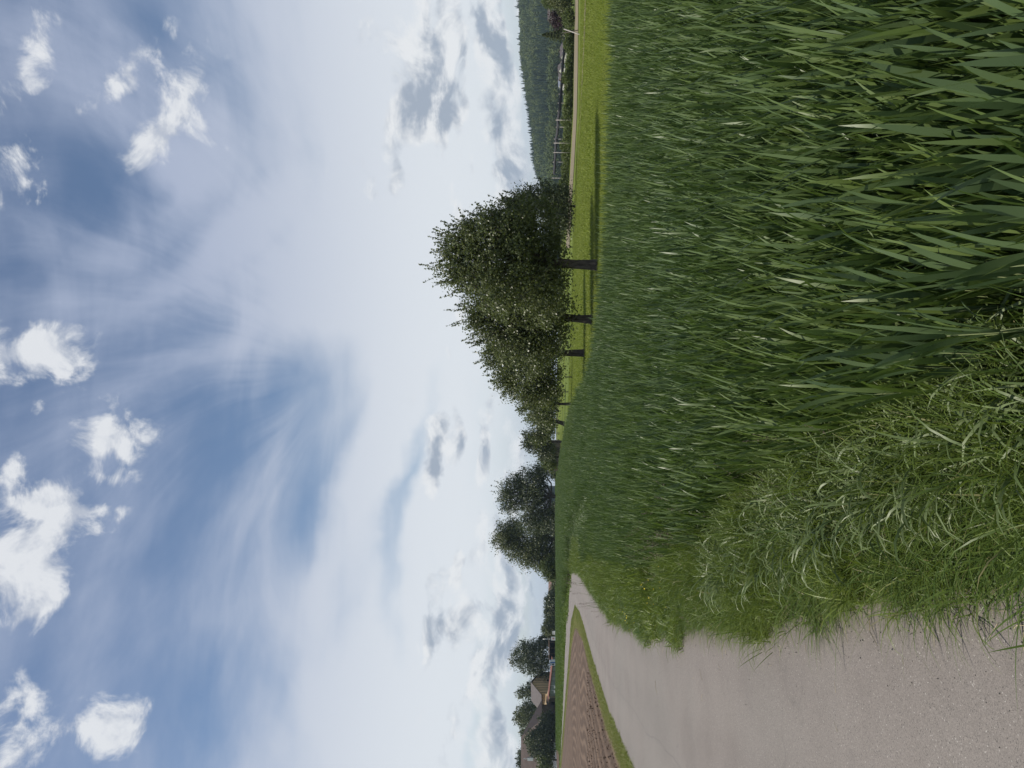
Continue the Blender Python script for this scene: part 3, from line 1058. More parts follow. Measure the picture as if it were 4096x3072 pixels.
def crown_points(lobes, nclu, per, spread, spikes, spike_len):
    """leaf centres: clusters through the shell of each lobe, sprays that stick out, gaps between"""
    pts, nrm, twigs = [], [], []
    vol = np.array([l[3] * l[4] * l[5] for l in lobes]) ** 0.72
    share = np.maximum(1, (nclu * vol / vol.sum()).astype(int))
    for (cx, cy, cz, rx, ry, rz), m in zip(lobes, share):
        d = rng.normal(0, 1, (m, 3))
        d /= np.linalg.norm(d, axis=1)[:, None]
        r = rng.random(m) ** 0.42
        c = np.array([cx, cy, cz]) + d * r[:, None] * np.array([rx, ry, rz]) * rng.normal(1.0, 0.10, (m, 1))
        pp = np.repeat(c, per, 0) + rng.normal(0, 1, (m * per, 3)) * spread * np.array([1, 1, 0.75])
        pts.append(pp)
        nrm.append(np.repeat(d, per, 0))
        k = max(1, int(spikes * m / nclu))
        d = rng.normal(0, 1, (k, 3)) + np.array([0, 0, 0.8])
        d /= np.linalg.norm(d, axis=1)[:, None]
        s0 = np.array([cx, cy, cz]) + d * np.array([rx, ry, rz]) * 0.88
        dirn = d * 0.6 + np.array([0, 0, 0.75]) + rng.normal(0, 0.25, (k, 3))
        dirn /= np.linalg.norm(dirn, axis=1)[:, None]
        L = U_(0.4, 1.0, k) * spike_len
        nl = 30
        twigs += [(s0[i] - dirn[i] * 0.25 * L[i], s0[i] + dirn[i] * L[i] * 0.97) for i in range(k)]
        t = rng.random((k, nl))
        pp = s0[:, None, :] + dirn[:, None, :] * (t * L[:, None])[..., None] + rng.normal(0, 1, (k, nl, 3)) * (spread * 0.30 * (1.1 - t))[..., None]
        pts.append(pp.reshape(-1, 3))
        nrm.append(np.repeat(d, nl, 0))
    return np.concatenate(pts), np.concatenate(nrm), twigs


def make_tree(name, label, cat, d, U0, lobes_px, leaf='mid', nclu=500, per=22, lsize=0.10, trunk_r=0.17, spikes=60, spike_len=0.6, spread=0.2, group=None,
              depth=0.9, lean=0.0, fork=0.55, base=None, flare=1.3, limbs=True, dys=None, up=0.35):
    x0 = (U0 - 384) / FOC * d
    z0 = tz(x0, d)
    root = thing(name, label, cat, (x0, d, z0 - 0.03), 0, group)
    lobes = []
    for i, (U, V, rU, rV) in enumerate(lobes_px):
        dy = (dys[i] if dys else random.uniform(-0.4, 0.4) * rU * d / FOC)
        p = at(U, V, d)
        sx, sz = rU * d / FOC, rV * d / FOC
        lobes.append((p.x - x0, dy, p.z - z0, sx, (sx + sz) / 2 * depth, sz))
    pts, nrm, twigs = crown_points(lobes, nclu, per, spread, spikes, spike_len)
    keep = pts[:, 2] > 0.12
    pts, nrm = pts[keep], nrm[keep]
    V, F, A = leaf_quads(pts, U_(0.7, 1.3, len(pts)) * lsize, nrm, up)
    # lighter young leaves towards the outside of clumps come from the random shade alone
    link('crown', mesh_np('crown', V, F, LEAF[leaf], A), root)
    mb = MB()
    low = min(l[2] - l[5] for l in lobes)
    ctr = np.mean([[l[0], l[1], l[2]] for l in lobes], 0)
    zf = max(0.6, low + fork * 0.9)
    h = [Vector((0, 0, -0.1)), Vector((lean * 0.1, 0, 0.14)), Vector((lean * 0.45, 0.02, zf * 0.5)), Vector((lean * 0.85 + 0.02, 0, zf * 0.85)), Vector((lean, 0.0, zf + 0.15))]
    mb.tube(h, [trunk_r * flare * 1.2, trunk_r * 1.12, trunk_r * 0.93, trunk_r * 0.98, trunk_r * 0.85], 14)
    if limbs:
        for l in lobes:
            e = Vector((l[0], l[1], l[2] + l[5] * 0.35))
            s = h[-1] + Vector((0, 0, -0.08))
            md = s.lerp(e, 0.45) + Vector((random.uniform(-.15, .15), random.uniform(-.15, .15), -0.12 * (e - s).length))
            mb.tube([s, md, s.lerp(e, 0.8) + Vector((random.uniform(-.1, .1),) * 3), e], [trunk_r * 0.55, trunk_r * 0.4, trunk_r * 0.24, trunk_r * 0.08], 6)
            for q in range(4):
                tt = random.uniform(0.35, 0.95)
                st = s.lerp(e, tt)
                dv = Vector((random.uniform(-1, 1) * l[3], random.uniform(-1, 1) * l[4], random.uniform(-0.2, 0.9) * l[5])) * 0.8
                mb.tube([st, st + dv * 0.5 + Vector((0, 0, 0.05)), st + dv], [trunk_r * 0.17, trunk_r * 0.11, trunk_r * 0.03], 5)
    if limbs and d < 70:
        for a, b in twigs:
            mb.tube([Vector(a), Vector(b)], [0.010, 0.003], 4, False)
    mb.build('trunk', M['bark'], root, True)
    return root


def build_trees():
    g = 'fruit trees in a row on the meadow'
    make_tree('fruit_tree', 'tallest fruit tree of the meadow row with a thick dark trunk, nearest to the wheat', 'tree', 26, 503,
              [(503, 545, 44, 24), (522, 505, 40, 36), (518, 470, 28, 28), (538, 525, 36, 36), (482, 505, 34, 36), (474, 545, 34, 22), (500, 452, 17, 16), (522, 452, 15, 16), (490, 470, 18, 20),
               (545, 500, 20, 24), (538, 472, 12, 14)],
              'apple', 1500, 30, 0.097, 0.175, 240, 0.85, 0.17, g, 1.1, 0.05)
    make_tree('fruit_tree', 'middle fruit tree of the meadow row with a straight slim trunk', 'tree', 29.6, 448.5,
              [(450, 550, 42, 22), (440, 512, 36, 28), (424, 530, 32, 26), (464, 520, 30, 30), (462, 484, 20, 22), (436, 490, 16, 16), (448, 474, 10, 14), (478, 500, 14, 22)],
              'apple', 1150, 30, 0.10, 0.165, 180, 1.0, 0.18, g, 1.0, 0.08)
    make_tree('fruit_tree', 'fruit tree with a forked trunk at the left end of the meadow row', 'tree', 36.5, 415,
              [(412, 545, 34, 18), (392, 532, 28, 22), (402, 507, 24, 20), (378, 546, 20, 16), (428, 522, 26, 24), (385, 508, 14, 14), (414, 494, 14, 12), (372, 528, 12, 14)],
              'apple', 950, 30, 0.112, 0.175, 110, 0.8, 0.2, g, 1.0, 0.0, 0.9)
    make_tree('shrub', 'tall dark leafy shrub ending the orchard row right behind the tallest fruit tree', 'shrub', 64, 562,
              [(562, 540, 22, 30), (570, 556, 14, 16), (552, 520, 16, 18), (568, 528, 12, 14), (574, 542, 8, 10), (548, 556, 18, 14), (560, 566, 20, 8), (540, 562, 14, 9)], 'dark', 620, 26, 0.17, 0.10, 90, 1.0, 0.34, depth=0.6)
    make_tree('young_tree', 'low spreading tree left of the meadow row behind the stakes', 'tree', 62, 364,
              [(362, 546, 14, 12), (354, 538, 10, 9), (373, 551, 12, 9), (348, 549, 9, 7), (366, 532, 9, 10), (360, 524, 5, 6)], 'apple', 330, 24, 0.15, 0.13, 60, 0.9, 0.3, depth=0.9)
    make_tree('old_tree', 'small crooked fruit tree with bare dark limbs beside the wheat edge in the distance', 'tree', 92, 344,
              [(345, 548, 12, 7), (350, 540, 9, 6), (337, 545, 10, 8), (330, 538, 6, 7), (349, 530, 3, 5)], 'apple', 260, 22, 0.22, 0.26, 50, 1.2, 0.42, lean=0.6)
    make_tree('old_tree', 'feathery pale tree with a thin see-through top, right of the tall dark tree', 'tree', 108, 326,
              [(326, 541, 12, 9), (329, 529, 9, 6), (322, 532, 7, 7), (316, 546, 9, 8), (335, 545, 8, 7)], 'grey', 300, 22, 0.24, 0.2, 60, 1.2, 0.45)
    make_tree('willow_shrub', 'yellow-green rounded bush just right of the tall dark tree', 'shrub', 118, 311,
              [(312, 547, 10, 7), (306, 549, 7, 6), (318, 550, 7, 5), (303, 552, 5, 4)], 'fresh', 260, 22, 0.24, 0.18, 30, 0.8, 0.42)
    make_tree('broad_tree', 'broad dark tree on a stout trunk at the field edge with wispy top twigs', 'tree', 146, 271,
              [(271, 517, 17, 14), (284, 532, 18, 15), (263, 536, 22, 15), (250, 545, 14, 9), (292, 540, 10, 11), (277, 505, 9, 8), (246, 532, 12, 13), (262, 509, 8, 8), (299, 546, 7, 8), (286, 516, 7, 8)],
              'dark', 820, 30, 0.30, 0.42, 140, 1.9, 0.62, depth=0.9, lean=0.2)
    make_tree('chestnut_tree', 'tall rounded chestnut tree with dense dome left of the broad dark tree', 'tree', 168, 229,
              [(231, 504, 14, 12), (222, 515, 15, 12), (238, 514, 12, 12), (213, 527, 13, 12), (226, 536, 18, 14), (206, 541, 10, 10), (214, 546, 12, 9), (236, 544, 11, 10)],
              'mid', 900, 30, 0.36, 0.45, 40, 1.0, 0.62, depth=0.95)
    make_tree('willow_shrub', 'low pale bush at the left foot of the chestnut tree', 'shrub', 160, 198, [(199, 547, 7, 7), (194, 551, 6, 5), (204, 551, 6, 5)], 'fresh', 240, 22, 0.32, 0.2, 20, 1, 0.5)
    # far left, round the farm
    far = [
        ('garden_tree', 'dark round bush beside the brown-roofed house', 'shrub', 232, 172, [(172, 552, 5, 4), (167, 550, 4, 5)], 'dark', 120),
        ('garden_tree', 'grey-green tree with pale specks of a house showing through', 'tree', 236, 162, [(163, 551, 6, 5), (158, 552, 5, 4), (160, 548, 4, 3)], 'grey', 160),
        ('garden_tree', 'dark bushy tree in the middle of the far tree line', 'tree', 240, 150, [(150, 551, 6, 5), (154, 549, 4, 4), (147, 549, 4, 4)], 'dark', 160),
        ('garden_tree', 'olive tree with feathery top left of the far tree line', 'tree', 228, 141, [(141, 551, 7, 6), (139, 546, 4, 4), (146, 552, 5, 4)], 'mid', 190),
        ('garden_tree', 'small dark tree behind the white sign board', 'tree', 238, 133, [(133, 549, 4, 5), (130, 548, 4, 6), (127, 545, 5, 6)], 'dark', 150),
        ('lime_tree', 'big dark spreading tree above the open carport', 'tree', 236, 112,
         [(114, 526, 13, 11), (103, 531, 11, 13), (121, 534, 9, 9), (112, 541, 16, 8), (96, 538, 6, 9), (109, 516, 9, 6), (126, 544, 7, 6), (101, 546, 10, 5), (92, 541, 3, 5), (123, 523, 5, 6)], 'dark', 620),
        ('garden_tree', 'ragged tree rising behind the barn roof', 'tree', 262, 76, [(75, 526, 5, 7), (81, 533, 5, 7), (77, 537, 6, 8), (74, 520, 3, 4)], 'mid', 200),
        ('walnut_tree', 'round dense tree behind the left end of the barn', 'tree', 256, 54, [(54, 524, 10, 9), (60, 531, 8, 9), (47, 528, 8, 11), (42, 536, 6, 7), (56, 537, 9, 8), (51, 518, 7, 4)], 'mid', 420),
        ('garden_tree', 'treetop above the ridge at the left end of the farmhouse', 'tree', 262, 8, [(10, 521, 6, 4), (3, 522, 6, 5), (8, 530, 8, 8), (16, 523, 4, 4)], 'grey', 200),
        ('garden_tree', 'small treetop between walnut tree and farmhouse ridge', 'tree', 262, 36, [(36, 527, 4, 6), (39, 534, 5, 6), (33, 524, 3, 3)], 'mid', 150),
        ('lilac_bush', 'dark bush hiding the right end of the farmhouse', 'shrub', 208, 46, [(45, 548, 9, 7), (38, 546, 8, 8), (52, 551, 5, 4), (49, 544, 4, 5), (33, 552, 8, 4)], 'dark', 330),
        ('yew_tree', 'tall dark tree in front of the farmhouse roof', 'tree', 206, 27, [(27, 541, 11, 11), (31, 532, 7, 7), (19, 538, 8, 9), (34, 543, 8, 10), (22, 530, 5, 5), (24, 549, 12, 6)], 'dark', 480),
        ('lilac_bush', 'fresh green bush in front of the white farmhouse wall', 'shrub', 203, 8, [(8, 546, 7, 7), (14, 550, 7, 5), (2, 545, 5, 8), (11, 541, 4, 4)], 'fresh', 240),
        ('maple_tree', 'dark purple-leaved tree at the right end of the orchard', 'tree', 112, 747, [(746, 562, 9, 8), (750, 555, 6, 5), (741, 564, 6, 6), (753, 563, 6, 8)], 'purple', 360),
        ('hazel_shrub', 'yellow-green shrub by the track at the right edge', 'shrub', 98, 750, [(750, 568, 6, 4), (745, 570, 5, 3), (754, 570, 4, 3)], 'fresh', 190),
        ('garden_tree', 'dark tree in front of the white house at the right edge', 'tree', 108, 763, [(763, 561, 7, 7), (768, 556, 7, 8), (758, 564, 5, 6), (767, 568, 7, 5)], 'mid', 300),
        ('hazel_shrub', 'pale green treetop beside the white house', 'tree', 150, 766, [(767, 547, 5, 4), (763, 549, 3, 4), (768, 553, 6, 6)], 'fresh', 150),
    ]
    for (nm, lb, ct, d, u, lo, lf, n) in far:
        make_tree(nm, lb, ct, d, u, lo, lf, n, 20, 0.0017 * d + 0.03, 0.0011 * d, int(n * 0.16), 0.0055 * d, 0.0031 * d, depth=0.9, limbs=n > 400)
    make_tree('undergrowth_hedge', 'dark low hedge running under the broad dark tree and the chestnut', 'hedge', 190, 232,
              [(u_, 554.6 + (i % 3) * 0.5, 7, 3.4 + (i % 2) * 0.8) for i, u_ in enumerate(list(range(190, 262, 7)) + [293, 299])], 'dark', 420, 22, 0.4, 0.1, 20, 0.6, 0.4, limbs=False, dys=[0] * 13)
    make_tree('undergrowth_hedge', 'low hedge below the far tree line beside the flag pole', 'hedge', 244, 158,
              [(u_, 553.6 + (i % 3) * 0.5, 5, 3.2) for i, u_ in enumerate(range(134, 182, 5))], 'mid', 260, 22, 0.45, 0.1, 10, 0.6, 0.5, limbs=False, dys=[0] * 10)
    # conifer
    d = 106
    x0 = (733 - 384) / FOC * d
    z0 = tz(x0, d)
    r = thing('spruce_tree', 'dark spruce standing over the right end of the orchard posts', 'tree', (x0, d, z0))
    H = at(733, 542, d).z - z0
    n = 5200
    f = rng.random(n) ** 0.8
    rad = (1 - f) * 1.75 * (0.75 + 0.35 * np.cos(f * 60)) + 0.08
    a = U_(0, 2 * PI, n)
    rr = rad * rng.random(n) ** 0.4
    c = np.stack([rr * np.cos(a), rr * np.sin(a), 0.5 + f * (H - 0.5) - rr * 0.22], 1)
    V, F, A = leaf_quads(c, U_(0.16, 0.30, n), None, 0.1, 0.4)
    link('crown', mesh_np('crown', V, F, LEAF['dark'], A), r)
    MB().tube([(0, 0, -0.1), (0, 0, H * 0.5), (0, 0, H * 0.95)], [0.16, 0.1, 0.02], 8).build('trunk', M['bark'], r, True)


build_trees()


# ------------------------------------------------------------------ orchard, posts, net, fences
def build_orchard():
    post_m = mat_flat('pale_post', (0.33, 0.31, 0.28), 0.8, 0.2, 4)
    net_m = mat_flat('dark_net', (0.035, 0.036, 0.042), 0.8, 0.25, 2)
    wood_m = mat_flat('grey_wood', (0.16, 0.13, 0.10), 0.9, 0.3, 6)
    dark_wood = mat_flat('dark_wood', (0.06, 0.05, 0.04), 0.9, 0.3, 6)
    line = [G(742, 574.6), G(700, 573.6), G(655, 572.8), G(625, 571), G(600, 569.6), G(575, 568.8), G(552, 568)]
    L, s = interp_poly(line, 200)
    root = thing('orchard_row', 'long clipped row of low orchard bushes behind the bare track', 'hedge', (L[100, 0], L[100, 1], tz(*L[100])))
    n = 30000
    k = rng.integers(0, 200, n)
    hgt = 1.15 + 0.25 * np.sin(s[k] * 0.9) + 0.22 * np.sin(s[k] * 2.3 + 1) + rng.normal(0, 0.1, n)
    px = L[k, 0] + rng.normal(0, 0.25, n)
    py = L[k, 1] + rng.normal(0, 0.42, n) + 1.0
    pz = terr(px, py) + rng.random(n) ** 0.8 * hgt
    c = np.stack([px, py, pz], 1) - np.array(root.location)
    V, F, A = leaf_quads(c, U_(0.13, 0.26, n), np.tile(np.array([0, -0.4, 0.3]), (n, 1)))
    link('foliage', mesh_np('foliage', V, F, LEAF['fresh'], A), root)
    mb = MB()
    for q in range(0, 200, 4):
        p = Vector((L[q, 0], L[q, 1] + 1.0, 0))
        z = tz(p.x, p.y)
        p.z = z
        mb.tube([p - root.location, p - root.location + Vector((random.uniform(-.1, .1), 0, 0.9))], [0.04, 0.025], 5)
    mb.build('stems', M['bark'], root)['kind'] = 'stuff'
    # posts that carry the rolled hail net
    posts = [(733, 562.8, 0), (717, 561.8, 0), (706, 560.6, 0), (700, 560.2, 0), (683, 559.2, 0), (674, 558.6, 0), (665, 557.6, 0), (657, 557, 0), (648, 555.4, 1), (641, 555.6, 0), (629, 553.8, 0),
             (625, 553.4, 1), (615.5, 553.0, 1), (606, 552.6, 0), (590, 551.6, 0)]
    ords = ['first', 'second', 'third', 'fourth', 'fifth', 'sixth', 'seventh', 'eighth', 'ninth', 'tenth', 'eleventh', 'twelfth']
    cnt = [0, 0]
    for i, (U, V, fr) in enumerate(posts):
        # depth of the row at this bearing
        u = (U - 384) / FOC
        j = int(np.argmin(np.abs(L[:, 0] / L[:, 1] - u)))
        y = L[j, 1] + (-0.35 if fr else 1.9)
        x = u * y
        z = tz(x, y)
        top = EYE + (HOR - V) / FOC * y
        mb = MB()
        hh = top - z
        mb.tube([(0, 0, -0.2), (0, 0, hh)], [0.055, 0.05], 8)
        lab = (ords[cnt[fr]] + (' pale net post from the spruce among those standing before the orchard bushes' if fr else ' pale net post from the spruce among those rising behind the orchard bushes'))
        cnt[fr] += 1
        r = thing('net_post', lab, 'post', (x, y, z), 0, 'pale posts in front of the orchard' if fr else 'pale posts along the back of the orchard')
        mb.build('shaft', post_m, r, True)
        MB().tube([(0, 0, hh), (0, 0, hh + 0.05)], [0.075, 0.06], 8).build('cap', dark_wood, r)
    # the net itself: rolled, sagging between the posts
    mb = MB()
    pts = []
    for (U, V, fr) in posts:
        u = (U - 384) / FOC
        j = int(np.argmin(np.abs(L[:, 0] / L[:, 1] - u)))
        y = L[j, 1] + 1.7
        pts.append((u * y, y, EYE + (HOR - V - 0.9) / FOC * y, V))
    o = Vector(pts[0][:3])
    tops, ths = [], []
    for a, b in zip(pts[:-1], pts[1:]):
        for f in (0, 0.25, 0.5, 0.75):
            sag = 0.05 * math.sin(f * PI)
            tops.append(Vector((a[0] + (b[0] - a[0]) * f, a[1] + (b[1] - a[1]) * f, a[2] + (b[2] - a[2]) * f - sag)))
    w = len(tops)
    vs, fs = [], []
    for i, p in enumerate(tops):
        hgt = 0.36 + 0.04 * math.sin(i * 1.7)
        for (dy, dz) in ((-0.16, 0), (0.16, 0), (0.16, -hgt), (-0.16, -hgt)):
            vs.append(p + Vector((0, dy, dz)) - o)
    for i in range(w - 1):
        for q in range(4):
            fs.append((i * 4 + q, i * 4 + (q + 1) % 4, (i + 1) * 4 + (q + 1) % 4, (i + 1) * 4 + q))
    r = thing('hail_net', 'dark rolled hail net hung along the tops of the orchard posts', 'net', o)
    mb.add(vs, fs).build('roll', net_m, r, True)
    # leaning end brace
    for (lab, U0, V0, U1, V1, mm, rr) in (('pale slanting brace pole at the right end of the orchard', 733.5, 579.2, 739, 564, post_m, 0.06), ('dark slanting brace pole crossing the pale one by the track', 738, 578.2, 735, 563.5, dark_wood, 0.05)):
        gx, gy = G(U0, V0)
        tp = at(U1, V1, gy + 1.5)
        b = Vector((gx, gy, tz(gx, gy)))
        r = thing('brace_pole', lab, 'pole', b)
        MB().tube([Vector((0, 0, -0.1)), tp - b], rr, 8).build('shaft', mm, r, True)
    # stakes on the meadow
    for (U, V0, V1, lean, lab) in ((391, 572.5, 565.4, 0.0, 'short dark stake under the left fruit tree'), (376, 568.6, 560.0, 0.03, 'square dark stake left of the fruit tree row'),
                                   (364.5, 565.5, 555.0, -0.16, 'thin leaning stake between the meadow and the pasture fence')):
        gx, gy = G(U, V0)
        h = (V0 - V1) / FOC * gy
        r = thing('wooden_stake', lab, 'stake', (gx, gy, tz(gx, gy)))
        MB().tube([(0, 0, -0.1), (lean * h, 0, h)], [0.05, 0.045], 7).build('shaft', dark_wood, r)
        MB().tube([(lean * h, 0, h), (lean * h, 0, h + 0.03)], [0.045, 0.01], 7).build('point', wood_m, r)
    # pasture fence behind
    pl = [G(368, 561.6), G(357, 561.0), G(346, 560.2), G(335, 559.6), G(325, 559.0), G(314, 558.6)]
    b = Vector((pl[0][0], pl[0][1], tz(*pl[0])))
    r = thing('pasture_fence', 'weathered wooden pasture fence of posts and two rails behind the meadow', 'fence', b)
    P3 = [Vector((p[0], p[1], tz(*p))) - b for p in pl]
    for p in P3:
        MB().box(p.x - 0.07, p.y - 0.07, p.z - 0.1, p.x + 0.07, p.y + 0.07, p.z + 1.15).build('post', dark_wood, r)
    for p, q in zip(P3[:-1], P3[1:]):
        for hz in (0.5, 0.95):
            MB().tube([p + Vector((0, -0.1, hz)), q + Vector((0, -0.1, hz))], 0.05, 6).build('rail', wood_m, r)
    # brown garden shed behind the bushes
    c = at(312, 559, 124)
    r = thing('garden_shed', 'weathered brown shed half hidden under the bushes beside the fence', 'shed', (c.x, 124, tz(c.x, 124)))
    bm_ = mat_boards('shed_boards', (0.15, 0.115, 0.09), period=0.28)
    MB().box(-2.6, 0, 0, 2.6, 2.4, 1.75).build('wall', bm_, r)
    MB().slab([(-2.9, -0.3, 1.76), (2.9, -0.3, 1.76), (2.9, 2.7, 2.1), (-2.9, 2.7, 2.1)], -0.08).build('roof', dark_wood, r)
    MB().box(0.6, -0.04, 0.05, 1.5, -0.003, 1.6).build('door', dark_wood, r)
    MB().box(-1.6, -0.05, 0.8, -0.9, -0.003, 1.35).build('window', net_m, r)
    for q in (-2.2, -0.3, 2.2):
        MB().box(q - 0.06, -0.1, 0, q + 0.06, -0.004, 1.74).build('post', wood_m, r)


build_orchard()


# ------------------------------------------------------------------ buildings
def build_buildings():
    tan = mat_boards('tan_boards', (0.60, 0.43, 0.24), period=0.55)
    tan2 = mat_boards('tan_annex', (0.30, 0.22, 0.12), period=0.9)
    slate = mat_flat('brown_tiles', (0.088, 0.076, 0.074), 0.8, 0.2, 1.2, bump=0.4, bscale=4)
    redt = mat_flat('red_tiles', (0.20, 0.085, 0.065), 0.8, 0.25, 1.0, bump=0.3, bscale=4)
    brownt = mat_flat('brown_roof', (0.070, 0.050, 0.043), 0.85, 0.2, 0.8, bump=0.4, bscale=4)
    white = mat_flat('white_render', (0.66, 0.66, 0.63), 0.85, 0.08, 0.8)
    sheet = mat_flat('grey_green_sheeting', (0.23, 0.26, 0.21), 0.6, 0.25, 0.5)
    dark = mat_flat('inside_shade', (0.012, 0.011, 0.012), 0.9, 0.2, 2)  # near-black colour stands in for the shade inside openings
    trim = mat_flat('dark_trim', (0.10, 0.065, 0.04), 0.8, 0.2, 2)
    glass = mat_flat('skylight_glass', (0.62, 0.64, 0.66), 0.15, 0.05, 2, spec=0.6)
    steel = mat_flat('steel', (0.55, 0.56, 0.57), 0.35, 0.1, 3, metal=0.6)
    blue = mat_flat('blue_paint', (0.05, 0.13, 0.36), 0.5, 0.1, 3)
    red = mat_flat('red_print', (0.50, 0.06, 0.06), 0.6, 0.1, 3)
    winm = mat_flat('window_glass', (0.03, 0.035, 0.04), 0.12, 0.1, 2, spec=0.6)

    # --- barn
    C = Vector(((74 - 384) / FOC * 230, 230, 0))
    C.z = tz(C.x, C.y) - 0.2
    L = Vector((-0.85, 0.53, 0)).normalized()
    W = Vector((0.53, 0.85, 0)).normalized()
    LL, WW, ze, zr = 8.8, 8.2, 5.2, 8.3
    r = thing('barn', 'tan timber barn with a grey-brown tiled roof and two skylights', 'barn', C)
    def q(a, b, z):
        return L * a + W * b + Vector((0, 0, z))
    m = MB()
    m.add([q(0, 0, 0), q(0, WW, 0), q(0, WW, ze), q(0, WW / 2, zr), q(0, 0, ze), q(LL, 0, 0), q(LL, WW, 0), q(LL, WW, ze), q(LL, WW / 2, zr), q(LL, 0, ze)],
          [(0, 1, 2, 3, 4), (9, 8, 7, 6, 5), (5, 0, 4, 9), (1, 6, 7, 2), (4, 3, 8, 9), (3, 2, 7, 8)])
    m.build('wall', tan, r)
    sl = Vector((0, 0, zr - ze)) + W * (WW / 2)
    for s in (-1, 1):
        o = 0.55
        def rp(a, f):
            e = (WW / 2) * (1 - f * (1 + 0.13 * (f > 0.9)))
            return None
        ridge0, ridge1 = q(-o, WW / 2, zr + 0.2), q(LL + o, WW / 2, zr + 0.2)
        dz = (zr - ze) / (WW / 2)
        bb = -0.6 if s < 0 else WW + 0.6
        e0, e1 = q(-o, bb, ze + 0.2 - 0.6 * dz), q(LL + o, bb, ze + 0.2 - 0.6 * dz)
        rf = MB().slab([ridge0, e0, e1, ridge1] if s < 0 else [ridge0, ridge1, e1, e0], 0.14).build('roof', slate, r)
        if s < 0:
            for a in (3.0, 6.6):
                def sp(aa, f):
                    return ridge0.lerp(e0, f) + L * (aa + o)
                nn = (e0 - ridge0).cross(L).normalized()
                if nn.z < 0: nn = -nn
                MB().slab([sp(a, 0.55) + nn * 0.07, sp(a + 0.9, 0.55) + nn * 0.07, sp(a + 0.9, 0.72) + nn * 0.07, sp(a, 0.72) + nn * 0.07], 0.06).build('skylight', glass, rf)
    for k in range(9):
        b = 0.5 + k * (WW - 1.0) / 8
        zt = ze + (zr - ze) * (1 - abs(b - WW / 2) / (WW / 2)) - 0.15
        p = q(-0.05, b, 0.1)
        MB().add([p - W * 0.06, p + W * 0.06, p + W * 0.06 + Vector((0, 0, zt - 0.2)), p - W * 0.06 + Vector((0, 0, zt - 0.2)),
                  p - W * 0.06 + L * 0.045, p + W * 0.06 + L * 0.045, p + W * 0.06 + Vector((0, 0, zt - 0.2)) + L * 0.045, p - W * 0.06 + Vector((0, 0, zt - 0.2)) + L * 0.045],
                 [(0, 1, 2, 3), (7, 6, 5, 4), (0, 4, 5, 1), (1, 5, 6, 2), (2, 6, 7, 3), (3, 7, 4, 0)]).build('batten', trim, r)
    MB().slab([q(-0.06, 4.6, 2.4), q(-0.06, 5.3, 2.4), q(-0.06, 5.3, 3.3), q(-0.06, 4.6, 3.3)], 0.04).build('window', winm, r)
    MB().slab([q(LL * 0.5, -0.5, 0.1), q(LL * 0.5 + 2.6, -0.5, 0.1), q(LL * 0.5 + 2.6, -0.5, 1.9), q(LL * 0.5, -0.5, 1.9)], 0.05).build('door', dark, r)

    # --- low annex in front of the barn's long side, its two garage openings flat panels painted dark
    A = Vector(((70 - 384) / FOC * 226, 226, 0))
    A.z = tz(A.x, A.y) - 0.1
    r = thing('garage_annex', 'low tan garage with two dark openings in front of the barn', 'garage', A)
    def qa(a, b, z):
        return L * a + W * b + Vector((0, 0, z))
    MB().add([qa(0, 0, 0), qa(7.4, 0, 0), qa(7.4, 3.0, 0), qa(0, 3.0, 0), qa(0, 0, 2.3), qa(7.4, 0, 2.3), qa(7.4, 3.0, 3.9), qa(0, 3.0, 2.6)],
             [(3, 2, 1, 0), (0, 1, 5, 4), (1, 2, 6, 5), (2, 3, 7, 6), (3, 0, 4, 7), (4, 5, 6, 7)]).build('wall', tan2, r)
    for a in (1.9, 4.6):
        MB().slab([qa(a, -0.02, 0.02), qa(a + 2.2, -0.02, 0.02), qa(a + 2.2, -0.02, 1.75), qa(a, -0.02, 1.75)], 0.03).build('opening_shade', dark, r)
    MB().slab([qa(-0.3, -0.35, 2.32), qa(7.7, -0.35, 2.32), qa(7.7, 3.0, 4.02), qa(-0.3, 3.0, 2.72)], -0.1).build('roof', tan2, r)

    # --- sheeted lean-to with a red roof
    a0 = at(72, 556.8, 221)
    r = thing('lean_to_shed', 'long grey-sheeted shed with an orange-red sloping roof beside the barn', 'shed', (a0.x, 221, tz(a0.x, 221) - 0.1))
    x1 = at(107, 556, 221).x - a0.x
    MB().add([(0, 0, 0), (x1, 0, 0), (x1, 3, 0), (0, 3, 0), (0, 0, 2.35), (x1, 0, 1.05), (x1, 3, 1.2), (0, 3, 2.5)],
             [(3, 2, 1, 0), (0, 1, 5, 4), (1, 2, 6, 5), (2, 3, 7, 6), (3, 0, 4, 7), (4, 5, 6, 7)]).build('wall', sheet, r)
    MB().slab([(-1.6, -0.5, 2.55), (x1 + 0.3, -0.5, 1.06), (x1 + 0.3, 3.3, 1.42), (-1.6, 3.3, 2.75)], -0.14).build('roof', redt, r)
    for k in range(8):
        xx = 0.3 + k * (x1 - 0.6) / 7
        MB().box(xx - 0.05, -0.06, 0, xx + 0.05, -0.004, 2.3 - 1.3 * xx / x1).build('post', white if k in (1, 2) else trim, r)
    for xx in (1.2, 2.6):
        MB().box(xx, -0.5, 0.0, xx + 0.7, -0.1, 0.85).build('barrier_panel', white, r)

    # --- white and blue cabin
    b0 = at(105.5, 556.2, 218)
    r = thing('site_cabin', 'small white cabin with a blue band beside the dark carport', 'cabin', (b0.x, 218, tz(b0.x, 218)), 0.3)
    MB().box(-0.85, -0.7, 0.1, 0.85, 0.7, 1.75).build('wall', white, r)
    MB().box(-0.12, -0.73, 0.12, 0.2, -0.705, 1.7).build('band', blue, r)
    MB().box(-0.95, -0.8, 1.752, 0.95, 0.8, 1.85).build('roof', blue, r)
    MB().box(-0.68, -0.725, 0.7, -0.25, -0.705, 1.4).build('window', winm, r)
